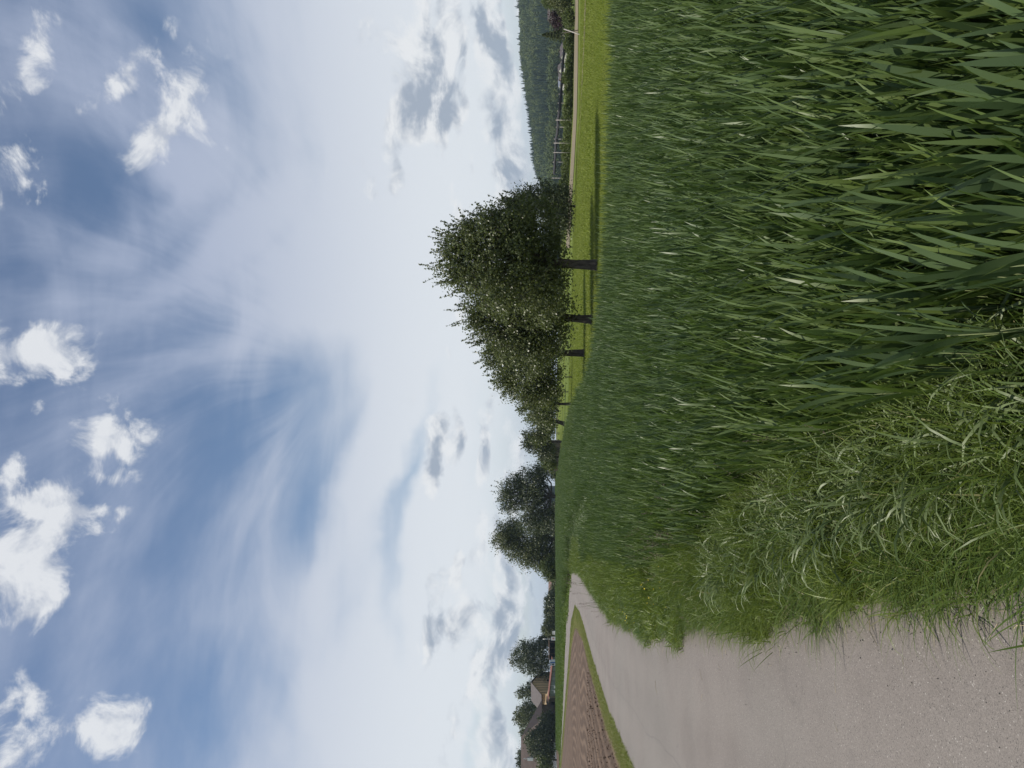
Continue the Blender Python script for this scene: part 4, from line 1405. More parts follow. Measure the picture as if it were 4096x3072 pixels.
    MB().box(0.32, -0.725, 0.2, 0.75, -0.705, 1.55).build('door', glass, r)

    # --- open carport
    c0 = at(117, 556.2, 226)
    r = thing('carport', 'open carport with a dark inside under the big spreading tree', 'carport', (c0.x, 226, tz(c0.x, 226)))
    hw = 2.9
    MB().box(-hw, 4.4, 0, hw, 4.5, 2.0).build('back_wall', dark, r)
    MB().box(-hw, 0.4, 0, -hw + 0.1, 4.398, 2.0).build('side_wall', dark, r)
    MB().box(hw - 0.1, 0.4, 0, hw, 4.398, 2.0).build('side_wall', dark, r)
    MB().slab([(-hw - .3, -0.3, 2.15), (hw + .3, -0.3, 2.15), (hw + .3, 4.7, 2.3), (-hw - .3, 4.7, 2.3)], -0.14).build('roof', trim, r)
    for px in (-hw + 0.1, -0.9, 0.9, hw - 0.1):
        MB().box(px - 0.07, 0.0, 0, px + 0.07, 0.14, 2.0).build('post', trim, r)
    MB().box(-hw, 0.0, 1.99, hw, 0.12, 2.13).build('beam', trim, r)

    # --- sign board and flag pole
    s0 = at(129.5, 557, 210)
    r = thing('sign_board', 'white sign board with a red emblem at the field edge', 'sign', (s0.x, 210, tz(s0.x, 210)))
    MB().box(-0.55, -0.03, 0.25, 0.55, 0.03, 1.65).build('panel', white, r)
    MB().box(-0.24, -0.045, 0.75, 0.24, -0.032, 1.2).build('emblem', red, r)
    MB().box(-0.24, -0.05, 0.93, 0.24, -0.046, 1.0).build('stripe', white, r)
    for px in (-0.45, 0.45):
        MB().box(px - 0.04, 0.032, 0, px + 0.04, 0.1, 1.6).build('leg', steel, r)
    r = thing('flag_pole', 'slim pale flag pole rising behind the white sign board', 'pole', (at(129, 0, 213).x, 213, tz(at(129, 0, 213).x, 213)))
    MB().tube([(0, 0, 0), (0, 0, 4.2)], [0.06, 0.045], 8).build('shaft', steel, r, True)
    MB().tube([(0, 0, 4.2), (0, 0, 4.3)], [0.07, 0.03], 8).build('finial', steel, r)
    MB().box(-0.12, -0.08, 1.9, 0.12, 0.08, 2.15).build('bracket', white, r)
    # small white things by the far trees
    p = at(135, 556.4, 222)
    r = thing('garden_chair', 'white garden chairs stacked low at the field edge left of the sign', 'chair', (p.x, 222, tz(p.x, 222)))
    MB().box(-0.6, -0.3, 0.35, 0.6, 0.3, 0.45).build('seat', white, r)
    for k in (-0.4, 0.0, 0.4):
        MB().box(k - 0.12, 0.25, 0.45, k + 0.12, 0.31, 1.3).build('backrest', white, r)
    for sx in (-0.55, 0.55):
        for sy in (-0.25, 0.2):
            MB().box(sx - 0.03, sy, 0, sx + 0.03, sy + 0.05, 0.35).build('leg', white, r)

    # --- farmhouse
    brick_d = mat_flat('brown_boards', (0.11, 0.08, 0.06), 0.9, 0.2, 1)
    d = 216
    ex = at(54, 541.5, d)
    base = Vector((at(22, 0, d).x, d, tz(at(22, 0, d).x, d)))
    r = thing('farmhouse', 'white farmhouse under a big dark brown roof at the left edge', 'house', base)
    def h(U, V, dd):
        return at(U, V, dd) - base
    xr, xl = h(46, 0, d).x, h(-45, 0, d).x
    ze, zr = h(0, 536.5, d).z, h(0, 521, d + 7).z
    MB().box(xl, 0.6, 0, h(22, 0, d).x, 13.4, ze - 0.2).build('wall', white, r)
    MB().box(h(22, 0, d).x + 0.003, 2.2, 0, xr, 11.8, ze - 1.5).build('wing_wall', brick_d, r)
    ov = 0.7
    rf = MB()
    E = [(xl - ov, 0, ze - 0.1), (xr + ov, 0, ze - 1.5), (xr + ov, 14, ze - 1.5), (xl - ov, 14, ze - 0.1)]
    R0, R1 = (xl - ov, 7, zr), (h(31, 0, d + 7).x, 7, zr)
    th = 0.18
    vs = E + [R0, R1] + [(a, b, c - th) for a, b, c in E] + [(R0[0], R0[1], R0[2] - th), (R1[0], R1[1], R1[2] - th)]
    rf.add(vs, [(0, 1, 5, 4), (1, 2, 5), (2, 3, 4, 5), (3, 0, 4), (6, 10, 11, 7), (7, 11, 8), (8, 11, 10, 9), (9, 10, 6), (0, 6, 7, 1), (1, 7, 8, 2), (2, 8, 9, 3), (3, 9, 6, 0)])
    ro = rf.build('roof', brownt, r)
    cx = h(10, 0, d + 3).x
    zc = h(10, 531, d + 2.4).z
    MB().box(cx - 0.45, 2.2, zc - 0.9, cx + 0.45, 2.9, zc + 1.1).build('chimney', steel, ro)
    MB().tube([(cx, 2.55, zc + 1.1), (cx, 2.55, zc + 2.3)], 0.09, 8).build('flue', steel, ro)
    for k in range(4):
        wx = xl + 3 + k * 5.0
        w = MB().box(wx - 0.55, 0.55, 2.9, wx + 0.55, 0.597, 4.3).build('window', winm, r)
        MB().box(wx - 0.65, 0.5, 2.78, wx + 0.65, 0.596, 2.88).build('sill', white, w)

    # --- brown-roofed house in the far tree line
    def house(name, label, U, Vb, dd, wd, dp, hw_, hr, wallm, roofm, rz=0.0, win=2):
        p = at(U, Vb, dd)
        r = thing(name, label, 'house', (p.x, dd, tz(p.x, dd) - 0.1), rz)
        MB().add([(-wd, 0, 0), (wd, 0, 0), (wd, dp, 0), (-wd, dp, 0), (-wd, 0, hw_), (wd, 0, hw_), (wd, dp, hw_), (-wd, dp, hw_), (-wd, dp / 2, hr - 0.1), (wd, dp / 2, hr - 0.1)],
                 [(0, 1, 5, 4), (2, 3, 7, 6), (1, 2, 6, 9, 5), (3, 0, 4, 8, 7), (3, 2, 1, 0), (4, 5, 9, 8), (6, 7, 8, 9)]).build('wall', wallm, r)
        o = 0.4
        k = (hr - hw_) / (dp / 2)
        rr = MB()
        rr.slab([(-wd - o, -o, hw_ - o * k + .05), (wd + o, -o, hw_ - o * k + .05), (wd + o, dp / 2, hr + .05), (-wd - o, dp / 2, hr + .05)], -0.15)
        rr.slab([(-wd - o, dp / 2, hr + .05), (wd + o, dp / 2, hr + .05), (wd + o, dp + o, hw_ - o * k + .05), (-wd - o, dp + o, hw_ - o * k + .05)], -0.15)
        ro = rr.build('roof', roofm, r)
        MB().box(wd * 0.3, dp * 0.45, hr - 0.3, wd * 0.3 + 0.5, dp * 0.55, hr + 0.7).build('chimney', brownt, ro)
        for i in range(win):
            wx = -wd + (i + 0.5) * 2 * wd / win
            for zz in ([0.9, 3.3] if hw_ > 4.5 else [0.9]):
                MB().box(wx - 0.45, -0.05, zz, wx + 0.45, -0.004, zz + 1.2).build('window', winm, r)
        return r
    beige = mat_flat('dull_render', (0.34, 0.34, 0.31), 0.9, 0.15, 1)
    brick = mat_flat('dull_brick', (0.20, 0.14, 0.12), 0.9, 0.2, 1)
    house('house', 'low house with a dull brown roof left of the chestnut tree', 181, 556, 244, 3.2, 7, 1.6, 2.6, brick, mat_flat('dull_roof', (0.16, 0.105, 0.09), 0.9, 0.2, 1), 0, 3)
    house('house', 'white house gable among trees at the right edge', 761.5, 560, 158, 1.7, 5, 4.5, 5.0, white, slate, -0.2, 3)
    house('house', 'pale distant house just above the net, nearest the spruce', 720, 560, 330, 2.6, 7, 1.9, 3.1, beige, slate, 0.2, 2)
    house('house', 'tiny white house far off below the wooded hill', 702, 558, 430, 1.6, 6, 2.7, 4.3, beige, slate, 0.1, 2)
    house('house', 'distant brown-roofed house far off below the wooded hill', 696, 558, 440, 3.2, 8, 2.4, 3.9, brick, slate, -0.1, 3)
    house('house', 'distant long house with a blue-grey roof below the hill clearing', 689, 558, 450, 3.2, 8, 2.5, 4.1, beige, mat_flat('blue_grey_roof', (0.16, 0.18, 0.22), 0.7, 0.1, 1), 0.1, 3)
    house('house', 'blue-grey farm building seen under the broad dark tree', 258, 557, 262, 8.0, 9, 3.0, 4.6, mat_flat('blue_grey_wall', (0.10, 0.115, 0.14), 0.8, 0.15, 1), mat_flat('slate_blue', (0.06, 0.07, 0.09), 0.8, 0.1, 1), 0.05, 4)


build_buildings()


# ------------------------------------------------------------------ wheat
def in_wheat(x, y):
    poly = WHEAT_L + [(-30, 100), (-34, 130), (-30, 160)] + WHEAT_R[::-1] + [(14, 6), (14, 0.2)]
    return inside(x, y, poly)


def top_of_wheat(U, V):
    y = (EYE - 0.6) * FOC / (V - HOR)
    return (U - 384) / FOC * y, y


TRAM = [[top_of_wheat(*p) for p in ((277.5, 594), (266, 578), (254, 570), (230, 567))],
        [top_of_wheat(*p) for p in ((249, 594), (248, 581), (246, 575), (236, 569), (226, 565.5))]]


def view_mask(x, y, pad=0.06):
    return (np.abs(x / np.maximum(y, 0.1)) < 0.5409 + pad + 0.35 / np.maximum(y, 0.3))


def build_wheat():
    # near: single plants; middle: handbreadth patches; far: metre patches
    protos = []
    for k in range(9):
        V, F, A = wheat_patch(3, 0.07, 6, 5)
        protos.append(mesh_np('wheat_kind', V, F, M['wheat'], A, True))
    for k in range(6):
        V, F, A = wheat_patch(48, 0.40, 4, 4, 0.85)
        A['rnd'] = np.clip(A['rnd'] + 0.08, 0, 1)
        protos.append(mesh_np('wheat_kind', V, F, M['wheat'], A, True))
    for k in range(5):
        V, F, A = wheat_patch(230, 1.3, 3, 3, 1.15, False)
        A['rnd'] = np.clip(A['rnd'] + 0.22, 0, 1)
        protos.append(mesh_np('wheat_kind', V, F, M['wheat'], A, True))
    pts, idx, scl, tint = [], [], [], []

    def lay(y0, y1, step, i0, i1, jit, zjit, extra=None):
        xs = np.arange(-45, 16, step)
        ys = np.arange(y0, y1, step)
        X, Y = np.meshgrid(xs, ys)
        X = (X + rng.normal(0, jit, X.shape)).ravel()
        Y = (Y + rng.normal(0, jit, Y.shape)).ravel()
        m = in_wheat(X, Y) & view_mask(X, Y) & (Y > y0) & (Y < y1)
        dl, _ = dist_poly(X, Y, WHEAT_L)
        dr, _ = dist_poly(X, Y, WHEAT_R)
        rut = np.ones(len(X))
        for tr in TRAM:
            dt, _ = dist_poly(X, Y, tr)
            rut = np.minimum(rut, 0.36 + 0.64 * ss(0.22 if y0 < 20 else 0.4, 0.42 if y0 < 20 else 0.9, dt))
        # ragged edge against the verge
        m &= (dl > rng.random(len(X)) ** 2 * 0.35)
        X, Y, dl, rut = X[m], Y[m], dl[m], rut[m]
        n = len(X)
        big = 0.5 + 0.5 * np.sin(X * 0.9 + 1.7 * np.sin(Y * 0.45)) * np.sin(Y * 0.7 + X * 0.3)
        pts.append(np.stack([X, Y, terr(X, Y)], 1))
        idx.append(rng.integers(i0, i1, n))
        h = rng.normal(1.0, 0.045, n) + 0.05 * (big - 0.5)
        h *= (0.82 + 0.18 * np.clip(dl / 0.8, 0, 1)) * rut
        scl.append(np.stack([U_(0.9, 1.1, n), U_(0.9, 1.1, n), h], 1))
        tint.append(np.clip(0.10 + 0.22 * big + rng.normal(0, 0.13, n) + 0.22 * np.exp(-dl / 0.7) + 0.16 * ss(10, 60, Y), 0, 0.8))
    lay(0.75, 6.5, 0.066, 0, 9, 0.022, 0)
    lay(6.5, 24, 0.25, 9, 15, 0.05, 0)
    lay(24, 150, 0.85, 15, 20, 0.2, 0)
    pts, idx, scl, tint = map(np.concatenate, (pts, idx, scl, tint))
    n = len(pts)
    rot = np.stack([rng.normal(0, 0.045, n), rng.normal(0, 0.045, n), U_(0, 2 * PI, n)], 1)
    far = idx >= 9
    rot[far, :2] *= 0.3
    near = (~far)
    # single plants right in front are separate things (below): leave them room
    o = scatter('wheat', pts, rot, scl, idx, protos, tint)
    print('wheat instances', n)
    return o


def wheat_plant_parts():
    """leaf meshes of one plant, each a mesh of its own"""
    out = []
    az0 = random.uniform(0, 6.28)
    for k in range(4):
        f = (k + 1) / 4
        b = np.array([[0, 0, 0.16 + 0.34 * f]])
        V, F, A = blades(b, np.array([az0 + k * 2.7 + random.uniform(-.4, .4)]), np.array([random.uniform(0.06, 0.22)]), np.array([random.uniform(0.08, 0.6) * (1.5 - 0.8 * f)]),
                         np.array([random.uniform(0.22, 0.31)]), np.array([random.uniform(0.015, 0.023)]), 9, np.array([min(0.9, max(0, random.gauss(0.35 + 0.3 * f, 0.2)))]),
                         np.array([random.gauss(0, 0.9)]), 1.8)
        out.append(mesh_np('leaf', V, F, M['wheat_solo'], A, True))
    mb = MB()
    mb.tube([(0, 0, -0.02), (0.004, 0, 0.28), (0.006, 0.003, 0.5)], [0.003, 0.0028, 0.002], 6)
    st = mb.mesh('stem', M['stalk'], True)
    return st, out


def build_wheat_plants():
    kinds = [wheat_plant_parts() for _ in range(10)]
    got = 0
    k = 0
    while got < 150 and k < 6000:
        k += 1
        y = random.uniform(1.25, 2.6)
        x = random.uniform(-0.1, 0.62 * y)
        if x / y > 0.535: continue
        if not bool(in_wheat(np.array([x]), np.array([y]))[0]): continue
        st, lv = kinds[k % 10]
        r = thing('wheat_plant', 'green wheat plant with broad upright leaves among the nearest of the field', 'wheat plant', (x, y, 0), random.uniform(0, 6.28), 'nearest wheat plants at the edge of the field')
        r.rotation_euler = (random.gauss(0, 0.05), random.gauss(-0.04, 0.05), random.uniform(0, 6.28))
        s = random.uniform(0.98, 1.12)
        r.scale = (s, s, s)
        link('stem', st, r)
        for m in lv:
            link('leaf', m, r)
        got += 1


build_wheat()
build_wheat_plants()


# ------------------------------------------------------------------ verge, meadow and other grass
def build_grass():
    # --- verge between road and wheat
    protos = []
    for k in range(7):      # fine lush grass
        V, F, A = grass_patch(120, 0.34, 0.14, 0.44, 0.0036, 0.0092, 6, 0.5, 1.5, 3)
        protos.append(mesh_np('grass_kind', V, F, M['grass'], A, True))
    for k in range(4):      # low tufts for the ragged road edge
        V, F, A = grass_patch(55, 0.15, 0.05, 0.18, 0.0024, 0.005, 5, 0.7, 1.1, 2)
        protos.append(mesh_np('grass_kind', V, F, M['grass'], A, True))
    for k in range(5):      # far patches, fewer and wider blades
        V, F, A = grass_patch(120, 0.6, 0.16, 0.46, 0.009, 0.017, 4, 0.55, 1.3, 4)
        protos.append(mesh_np('grass_kind', V, F, M['grass'], A, True))
    P, I, S, T = [], [], [], []

    def lay(n, y0, y1, kinds, e0, e1, smin, smax, pw=1.0, dens=None):
        # points across the verge: e0..e1 of the way from road edge to wheat edge
        y = y0 + (y1 - y0) * rng.random(n) ** pw
        rx = np.interp(y, [p[1] for p in ROAD_R], [p[0] for p in ROAD_R])
        wx = np.interp(y, [p[1] for p in WHEAT_L], [p[0] for p in WHEAT_L])
        f = U_(e0, e1, n)
        edge = 0.03 * np.sin(y * 1.9) + 0.025 * np.sin(y * 5.1 + 1) + 0.03 * np.sin(y * 11.0)
        x = rx + edge + (wx - rx) * f
        m = view_mask(x, y, 0.1)
        x, y, f = x[m], y[m], f[m]
        k = len(x)
        patch = np.clip(0.5 + 0.35 * np.sin(y * 2.3 + 2 * np.sin(x * 3.1)) * np.sin(x * 3.7 + y * 1.4) + 0.3 * np.sin(y * 5.3 + x * 6.1) * np.sin(x * 7.3 - y * 3.1), 0, 1)
        h = (0.34 + 0.86 * np.clip(f * 1.5, 0, 1)) * U_(smin, smax, k) * (0.62 + 0.7 * patch ** 2) * np.exp(rng.normal(0, 0.18, k))
        P.append(np.stack([x, y, terr(x, y) + 0.005], 1))
        I.append(rng.integers(kinds[0], kinds[1], k))
        w = U_(0.85, 1.2, k) * (0.7 + 0.3 * np.clip(f / 0.2, 0, 1))
        S.append(np.stack([w, w, h], 1))
        T.append(np.clip(0.08 + 0.75 * patch + rng.normal(0, 0.2, k) - 0.12 * f, 0, 0.95))
    lay(1300, 0.9, 9, (0, 7), 0.11, 1.12, 0.85, 1.2, 1.0)
    lay(1100, 1.0, 12, (7, 11), 0.0, 0.22, 0.8, 1.4, 1.0)
    lay(900, 9, 24, (11, 16), 0.03, 1.12, 0.75, 1.1)
    lay(420, 12, 40, (11, 16), 0.10, 0.25, 0.5, 0.8)
    lay(900, 22, 58, (11, 16), 0.06, 1.1, 0.8, 1.2)
    P, I, S, T = map(np.concatenate, (P, I, S, T))
    n = len(P)
    scatter('verge_grass', P, np.stack([rng.normal(0, 0.08, n), rng.normal(0, 0.08, n), U_(0, 6.28, n)], 1), S, I, protos, T)

    # --- broad bent blades that fold over at the foot of the wheat
    protos = []
    for k in range(8):
        m = 7
        b = np.stack([rng.normal(0, 0.03, m), rng.normal(0, 0.03, m), np.zeros(m)], 1)
        V, F, A = blades(b, U_(0, 6.28, m), U_(0.15, 0.6, m), U_(1.3, 2.7, m), U_(0.26, 0.5, m), U_(0.007, 0.014, m), 9, rng.random(m) * 0.9, rng.normal(0, 0.7, m), 3.0)
        protos.append(mesh_np('bent_kind', V, F, M['bent'], A, True))
    n = 900
    y = 1.4 + 5.0 * rng.random(n) ** 1.5
    wx = np.interp(y, [p[1] for p in WHEAT_L], [p[0] for p in WHEAT_L])
    x = wx + rng.normal(-0.22, 0.26, n)
    m = x > np.interp(y, [p[1] for p in ROAD_R], [p[0] for p in ROAD_R]) + 0.3
    x, y = x[m], y[m]
    n = len(x)
    s = U_(0.8, 1.25, n)
    scatter('bent_grass', np.stack([x, y, terr(x, y)], 1), np.stack([np.zeros(n), np.zeros(n), U_(0, 6.28, n)], 1), np.stack([s, s, s], 1), rng.integers(0, 8, n), protos, rng.random(n) * 0.6)

    # --- meadow: short dense sward
    protos = []
    for k in range(6):
        V, F, A = grass_patch(170, 0.7, 0.05, 0.13, 0.005, 0.010, 2, 0.5, 0.9, 6)
        protos.append(mesh_np('meadow_kind', V, F, M['meadow'], A, True))
    for k in range(4):
        V, F, A = grass_patch(190, 1.6, 0.07, 0.16, 0.014, 0.026, 2, 0.5, 0.9, 8)
        protos.append(mesh_np('meadow_kind', V, F, M['meadow'], A, True))
    P, I, T = [], [], []
    for (y0, y1, st, k0, k1) in ((9, 30, 0.42, 0, 6), (30, 74, 0.85, 6, 10)):
        xs = np.arange(-14, 48, st)
        ys = np.arange(y0, y1, st)
        X, Y = np.meshgrid(xs, ys)
        X = (X + rng.normal(0, st * 0.3, X.shape)).ravel()
        Y = (Y + rng.normal(0, st * 0.3, Y.shape)).ravel()
        wr = WHEAT_R
        # right of the wheat's far edge
        m = ~in_wheat(X, Y) & view_mask(X, Y) & (X > np.interp(Y, [p[1] for p in wr[::1]], [p[0] for p in wr])) & (Y < 74)
        # stop at the thin path and the track
        v = HOR + FOC * (EYE - terr(X, Y)) / Y
        u = 384 + FOC * X / Y
        m &= v > np.interp(u, [300, 520, 600, 655, 718, 790], [556, 571.5, 576, 579.5, 580.5, 581])
        X, Y = X[m], Y[m]
        n = len(X)
        P.append(np.stack([X, Y, terr(X, Y) - 0.03], 1))
        I.append(rng.integers(k0, k1, n))
        T.append(np.clip(0.32 + 0.30 * np.sin(X * 0.35 + 0.8 * Y) * np.sin(Y * 0.6) - 0.35 * (np.sin(Y * 1.05 + 0.25 * np.sin(X * 0.4)) > 0.55) + rng.normal(0, 0.26, n), 0, 1))
    P, I, T = map(np.concatenate, (P, I, T))
    n = len(P)
    s = U_(0.85, 1.2, n)
    scatter('meadow_grass', P, np.stack([np.zeros(n), np.zeros(n), U_(0, 6.28, n)], 1), np.stack([s, s, U_(0.75, 1.3, n)], 1), I, protos, T)

    # --- strip round the ploughed field
    protos = []
    for k in range(5):
        V, F, A = grass_patch(120, 0.36, 0.03, 0.10, 0.005, 0.010, 3, 0.6, 1.1, 4)
        protos.append(mesh_np('edge_kind', V, F, M['edge'], A, True))
    Lr, s1 = interp_poly(FIELD[1:6], 400)
    La, s2 = interp_poly(FIELD[5:12], 500)
    P, T = [], []
    for (Ln, other, nn) in ((Lr, ROAD_L, 2600), (La, ARM_N, 1800)):
        k = rng.integers(0, len(Ln), nn)
        p = Ln[k]
        d, _ = dist_poly(p[:, 0], p[:, 1], other)
        # towards the road
        o2, _ = interp_poly(other, 800)
        j = np.argmin((p[:, 0:1] - o2[None, :, 0]) ** 2 + (p[:, 1:2] - o2[None, :, 1]) ** 2, 1)
        f = U_(-0.10, 0.90, nn)[:, None]
        q = p * (1 - f) + o2[j] * f
        P.append(q)
        T.append(np.clip(rng.normal(0.75 - 0.8 * f[:, 0], 0.25), 0, 1))
    P, T = np.concatenate(P), np.concatenate(T)
    m = view_mask(P[:, 0], P[:, 1], 0.1)
    P, T = P[m], T[m]
    n = len(P)
    s = U_(0.8, 1.25, n)
    scatter('field_edge_grass', np.stack([P[:, 0], P[:, 1], terr(P[:, 0], P[:, 1])], 1), np.stack([np.zeros(n), np.zeros(n), U_(0, 6.28, n)], 1), np.stack([s, s, s * U_(0.8, 1.3, n)], 1),
            rng.integers(0, 5, n), protos, T)

    # --- crop beyond the side road, up to the farm
    protos = []
    for k in range(5):
        V, F, A = grass_patch(190, 2.4, 0.25, 0.5, 0.05, 0.09, 2, 0.4, 0.7, 14)
        protos.append(mesh_np('crop_kind', V, F, M['crop'], A, True))
    xs = np.arange(-135, 0, 1.5)
    ys = np.arange(56, 236, 1.5)
    X, Y = np.meshgrid(xs, ys)
    X = (X + rng.normal(0, 0.4, X.shape)).ravel()
    Y = (Y + rng.normal(0, 0.4, Y.shape)).ravel()
    d, sd = dist_poly(X, Y, ARM_F)
    m = (sd < 0) & (d > 0.4) & view_mask(X, Y) & ~in_wheat(X, Y) & (Y < 232)
    u = 384 + FOC * X / Y
    v = HOR + FOC * (EYE - terr(X, Y)) / Y
    m &= ~((u < 24) & (v > 555.8) & (v < 560)) & (u < 305)
    X, Y, d = X[m], Y[m], d[m]
    n = len(X)
    s = U_(0.9, 1.2, n)
    scatter('crop_grass', np.stack([X, Y, terr(X, Y) - 0.03], 1), np.stack([np.zeros(n), np.zeros(n), U_(0, 6.28, n)], 1), np.stack([s, s, U_(0.8, 1.2, n) * (0.6 + 0.4 * np.clip(d / 6, 0, 1))], 1),
            rng.integers(0, 5, n), protos, np.clip(rng.normal(0.15, 0.15, n) + 0.45 * np.exp(-d / 9) * (rng.random(n) < 0.7), 0, 1))


build_grass()


# ------------------------------------------------------------------ flowering grass stalks
def build_stalks():
    def seed_mesh():
        n = 46
        t = rng.random(n)
        r = 0.016 * (1 - t * 0.7) * rng.random(n) ** 0.5 + 0.001
        a = U_(0, 6.28, n)
        c = np.stack([r * np.cos(a), r * np.sin(a), t * 0.13], 1)
        V, F, A = leaf_quads(c, U_(0.007, 0.013, n), None, 0.2, 0.35)
        return mesh_np('seed_head', V, F, M['seed'], A)
    heads = [seed_mesh() for _ in range(4)]
    spots = []
    for i in range(26):     # the stand of purplish heads by the wheat edge
        y = random.uniform(5.2, 8.2)
        wx = float(np.interp(y, [p[1] for p in WHEAT_L], [p[0] for p in WHEAT_L]))
        spots.append((wx + random.gauss(-0.05, 0.22), y, 'purplish flowering grass stalk in the stand beside the wheat', 'flowering grass stalks beside the wheat'))
    for i in range(16):
        y = random.uniform(14, 30)
        rx = float(np.interp(y, [p[1] for p in ROAD_R], [p[0] for p in ROAD_R]))
        spots.append((rx + random.uniform(0.02, 0.35), y, 'dark flowering grass stalk leaning over the road edge in the distance', 'flowering grass stalks along the far road edge'))
    for i in range(12):
        y = random.uniform(1.9, 4.2)
        wx = float(np.interp(y, [p[1] for p in WHEAT_L], [p[0] for p in WHEAT_L]))
        spots.append((wx + random.gauss(-0.18, 0.16), y, 'slim pale grass stalk with a narrow seed head near the foreground', 'slim grass stalks in the foreground'))
    for (x, y, lab, grp) in spots:
        r = thing('grass_stalk', lab, 'grass stalk', (x, y, 0), random.uniform(0, 6.28), grp)
        h = random.uniform(0.55, 0.8)
        ln = random.uniform(0.05, 0.25)
        pts = [Vector((0, 0, 0)), Vector((ln * 0.15, 0, h * 0.4)), Vector((ln * 0.5, 0, h * 0.75)), Vector((ln, 0, h))]
        k = max(1.0, y / 7)
        MB().tube(pts, [0.0016 * k, 0.0013 * k, 0.001 * k, 0.0007 * k], 5).build('stem', M['stalk'], r, True)
        hd = link('seed_head', random.choice(heads), r, pts[-1] - Vector((ln * 0.05, 0, 0.02)), (0, math.atan2(ln * 0.5, h * 0.25), random.uniform(0, 6)))
        sc = random.uniform(0.8, 1.3) * max(1.0, y / 12)
        if 'slim' in lab:
            hd.scale = (0.35, 0.35, sc * 0.9)
        else:
            hd.scale = (sc, sc, sc)


build_stalks()


def build_flowers():
    yel = mat_flat('buttercup_yellow', (0.75, 0.58, 0.03), 0.5, 0.1, 20)
    pm = MB()
    for k in range(5):
        a = k * 2 * PI / 5
        c, s_ = math.cos(a), math.sin(a)
        c2, s2 = math.cos(a + 0.5), math.sin(a + 0.5)
        c3, s3 = math.cos(a - 0.5), math.sin(a - 0.5)
        pm.add([(0, 0, 0), (c3 * 0.009, s3 * 0.009, 0.004), (c * 0.014, s_ * 0.014, 0.009), (c2 * 0.009, s2 * 0.009, 0.004)], [(0, 1, 2, 3)])
    pm = pm.mesh('petals', yel)
    for (cx, cy, nn, lab, grp) in ((-4.35, 12.6, 12, 'tiny yellow flower on the verge by the road bend', 'yellow flowers on the far verge'),
                                   (-2.95, 9.2, 14, 'tiny yellow flower in the middle of the verge', 'yellow flowers on the middle verge')):
        for i in range(nn):
            y = cy + random.gauss(0, 0.5)
            x = cx - (y - cy) * 0.36 + random.gauss(0.28, 0.14)
            h = random.uniform(0.26, 0.4)
            r = thing('buttercup', lab, 'flower', (x, y, 0), random.uniform(0, 6.28), grp)
            MB().tube([(0, 0, 0), (0.02, 0, h)], [0.0015, 0.001], 5).build('stem', M['stalk'], r)
            link('petals', pm, r, (0.02, 0, h), (random.gauss(0.3, 0.3), random.gauss(0, 0.3), 0))


build_flowers()


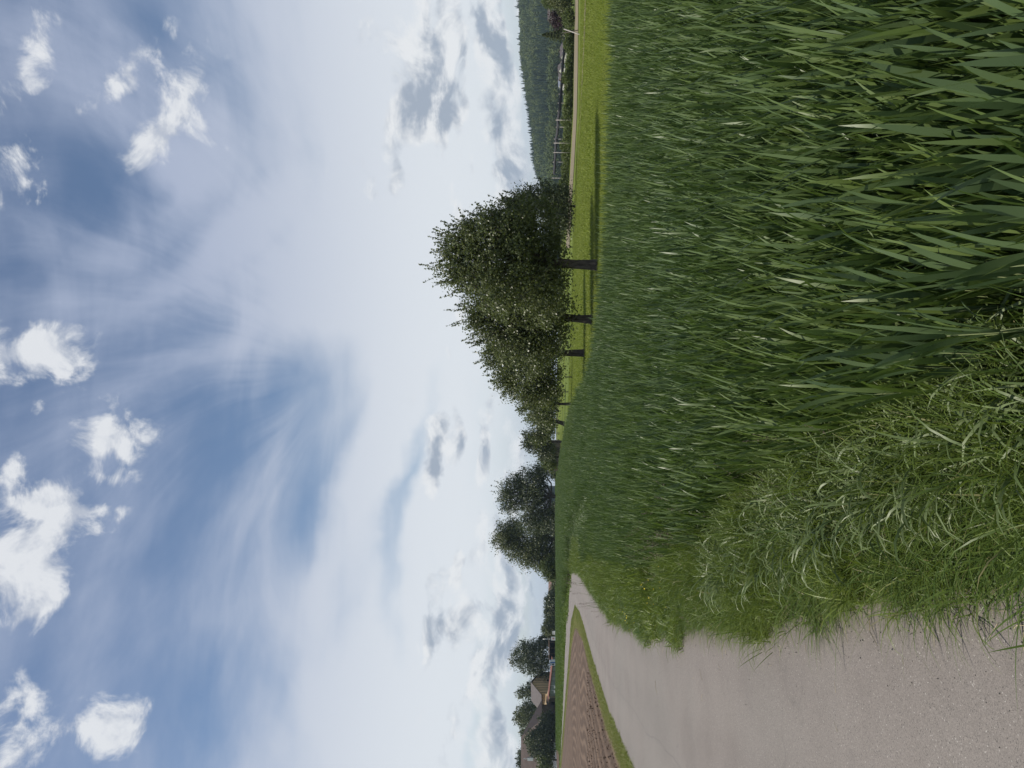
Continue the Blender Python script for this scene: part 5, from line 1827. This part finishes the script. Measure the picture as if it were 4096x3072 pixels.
def build_edge_litter():
    """grit, crumbs and dry stems that collect along the road edge; a few flat weeds"""
    grit = mat_flat('grit', (0.20, 0.185, 0.16), 0.9, 0.35, 40)
    dry = mat_flat('dry_stem', (0.34, 0.29, 0.17), 0.8, 0.25, 10)
    protos = []
    for i in range(4):
        bm = bmesh.new()
        bmesh.ops.create_icosphere(bm, subdivisions=1, radius=0.004)
        for v in bm.verts:
            v.co *= random.uniform(0.6, 1.3)
        me = bpy.data.meshes.new('grit')
        bm.to_mesh(me)
        bm.free()
        me.materials.append(grit)
        protos.append(me)
    for i in range(4):
        L = random.uniform(0.05, 0.14)
        protos.append(MB().tube([(0, 0, 0.003), (L * 0.5, random.uniform(-.012, .012), 0.008), (L, random.uniform(-.03, .03), 0.004)], [0.0012, 0.0011, 0.0007], 4).mesh('dry_stem', dry))
    n = 1900
    y = 1.6 + 10 * rng.random(n) ** 1.7
    rx = np.interp(y, [p[1] for p in ROAD_R], [p[0] for p in ROAD_R])
    x = rx + 0.04 - np.abs(rng.normal(0, 0.16, n)) - (rng.random(n) < 0.05) * rng.random(n) * 0.8
    i = np.where(rng.random(n) < 0.84, rng.integers(0, 4, n), rng.integers(4, 8, n))
    s_ = np.exp(rng.normal(-0.2, 0.3, n))
    rot = np.stack([np.where(i < 4, U_(0, 6, n), 0), np.where(i < 4, U_(0, 6, n), 0), U_(0, 6.28, n)], 1)
    scatter('road_edge_litter', np.stack([x, y, np.full(n, 0.0095)], 1), rot, np.stack([s_, s_, s_], 1), i, protos)
    wm = mat_leaf('weed_leaf', (0.06, 0.11, 0.02), (0.11, 0.17, 0.035), 0.5, 0.3, spec=0.35)
    names = ['first', 'second', 'third', 'fourth', 'fifth', 'sixth', 'seventh', 'eighth', 'ninth']
    for k, y in enumerate((2.35, 2.7, 3.1, 3.7, 4.3, 5.0, 5.8, 6.9, 8.1)):
        rx = float(np.interp(y, [p[1] for p in ROAD_R], [p[0] for p in ROAD_R]))
        r = thing('plantain_weed', names[k] + ' flat broad-leaved weed along the road edge counted from the foreground', 'weed', (rx + random.uniform(-0.03, 0.06), y, 0.008), random.uniform(0, 6), 'broad-leaved weeds along the road edge')
        for q in range(7):
            V, F, A = blades(np.array([[0, 0, 0.0]]), np.array([q * 0.9 + random.uniform(-.2, .2)]), np.array([random.uniform(0.7, 1.1)]), np.array([random.uniform(0.3, 0.7)]),
                             np.array([random.uniform(0.06, 0.11)]), np.array([random.uniform(0.02, 0.032)]), 6, rng.random(1), None, 1.2, 'wheat')
            link('leaf', mesh_np('leaf', V, F, wm, A, True), r)


build_edge_litter()


# ------------------------------------------------------------------ the air between here and the hill
def build_haze():
    m = bpy.data.materials.new('air')
    m.use_nodes = True
    t = NT(m.node_tree)
    t.n.clear()
    out = t.node('ShaderNodeOutputMaterial')
    v = t.node('ShaderNodeVolumePrincipled')
    v.inputs['Color'].default_value = (0.62, 0.81, 1.0, 1)
    v.inputs['Density'].default_value = 0.00011
    v.inputs['Anisotropy'].default_value = 0.0
    t.l.new(v.outputs[0], out.inputs['Volume'])
    o = MB().box(-2700, -2700, -34, 2700, 2700, 80).build('haze', m)
    o['kind'] = 'stuff'


build_haze()
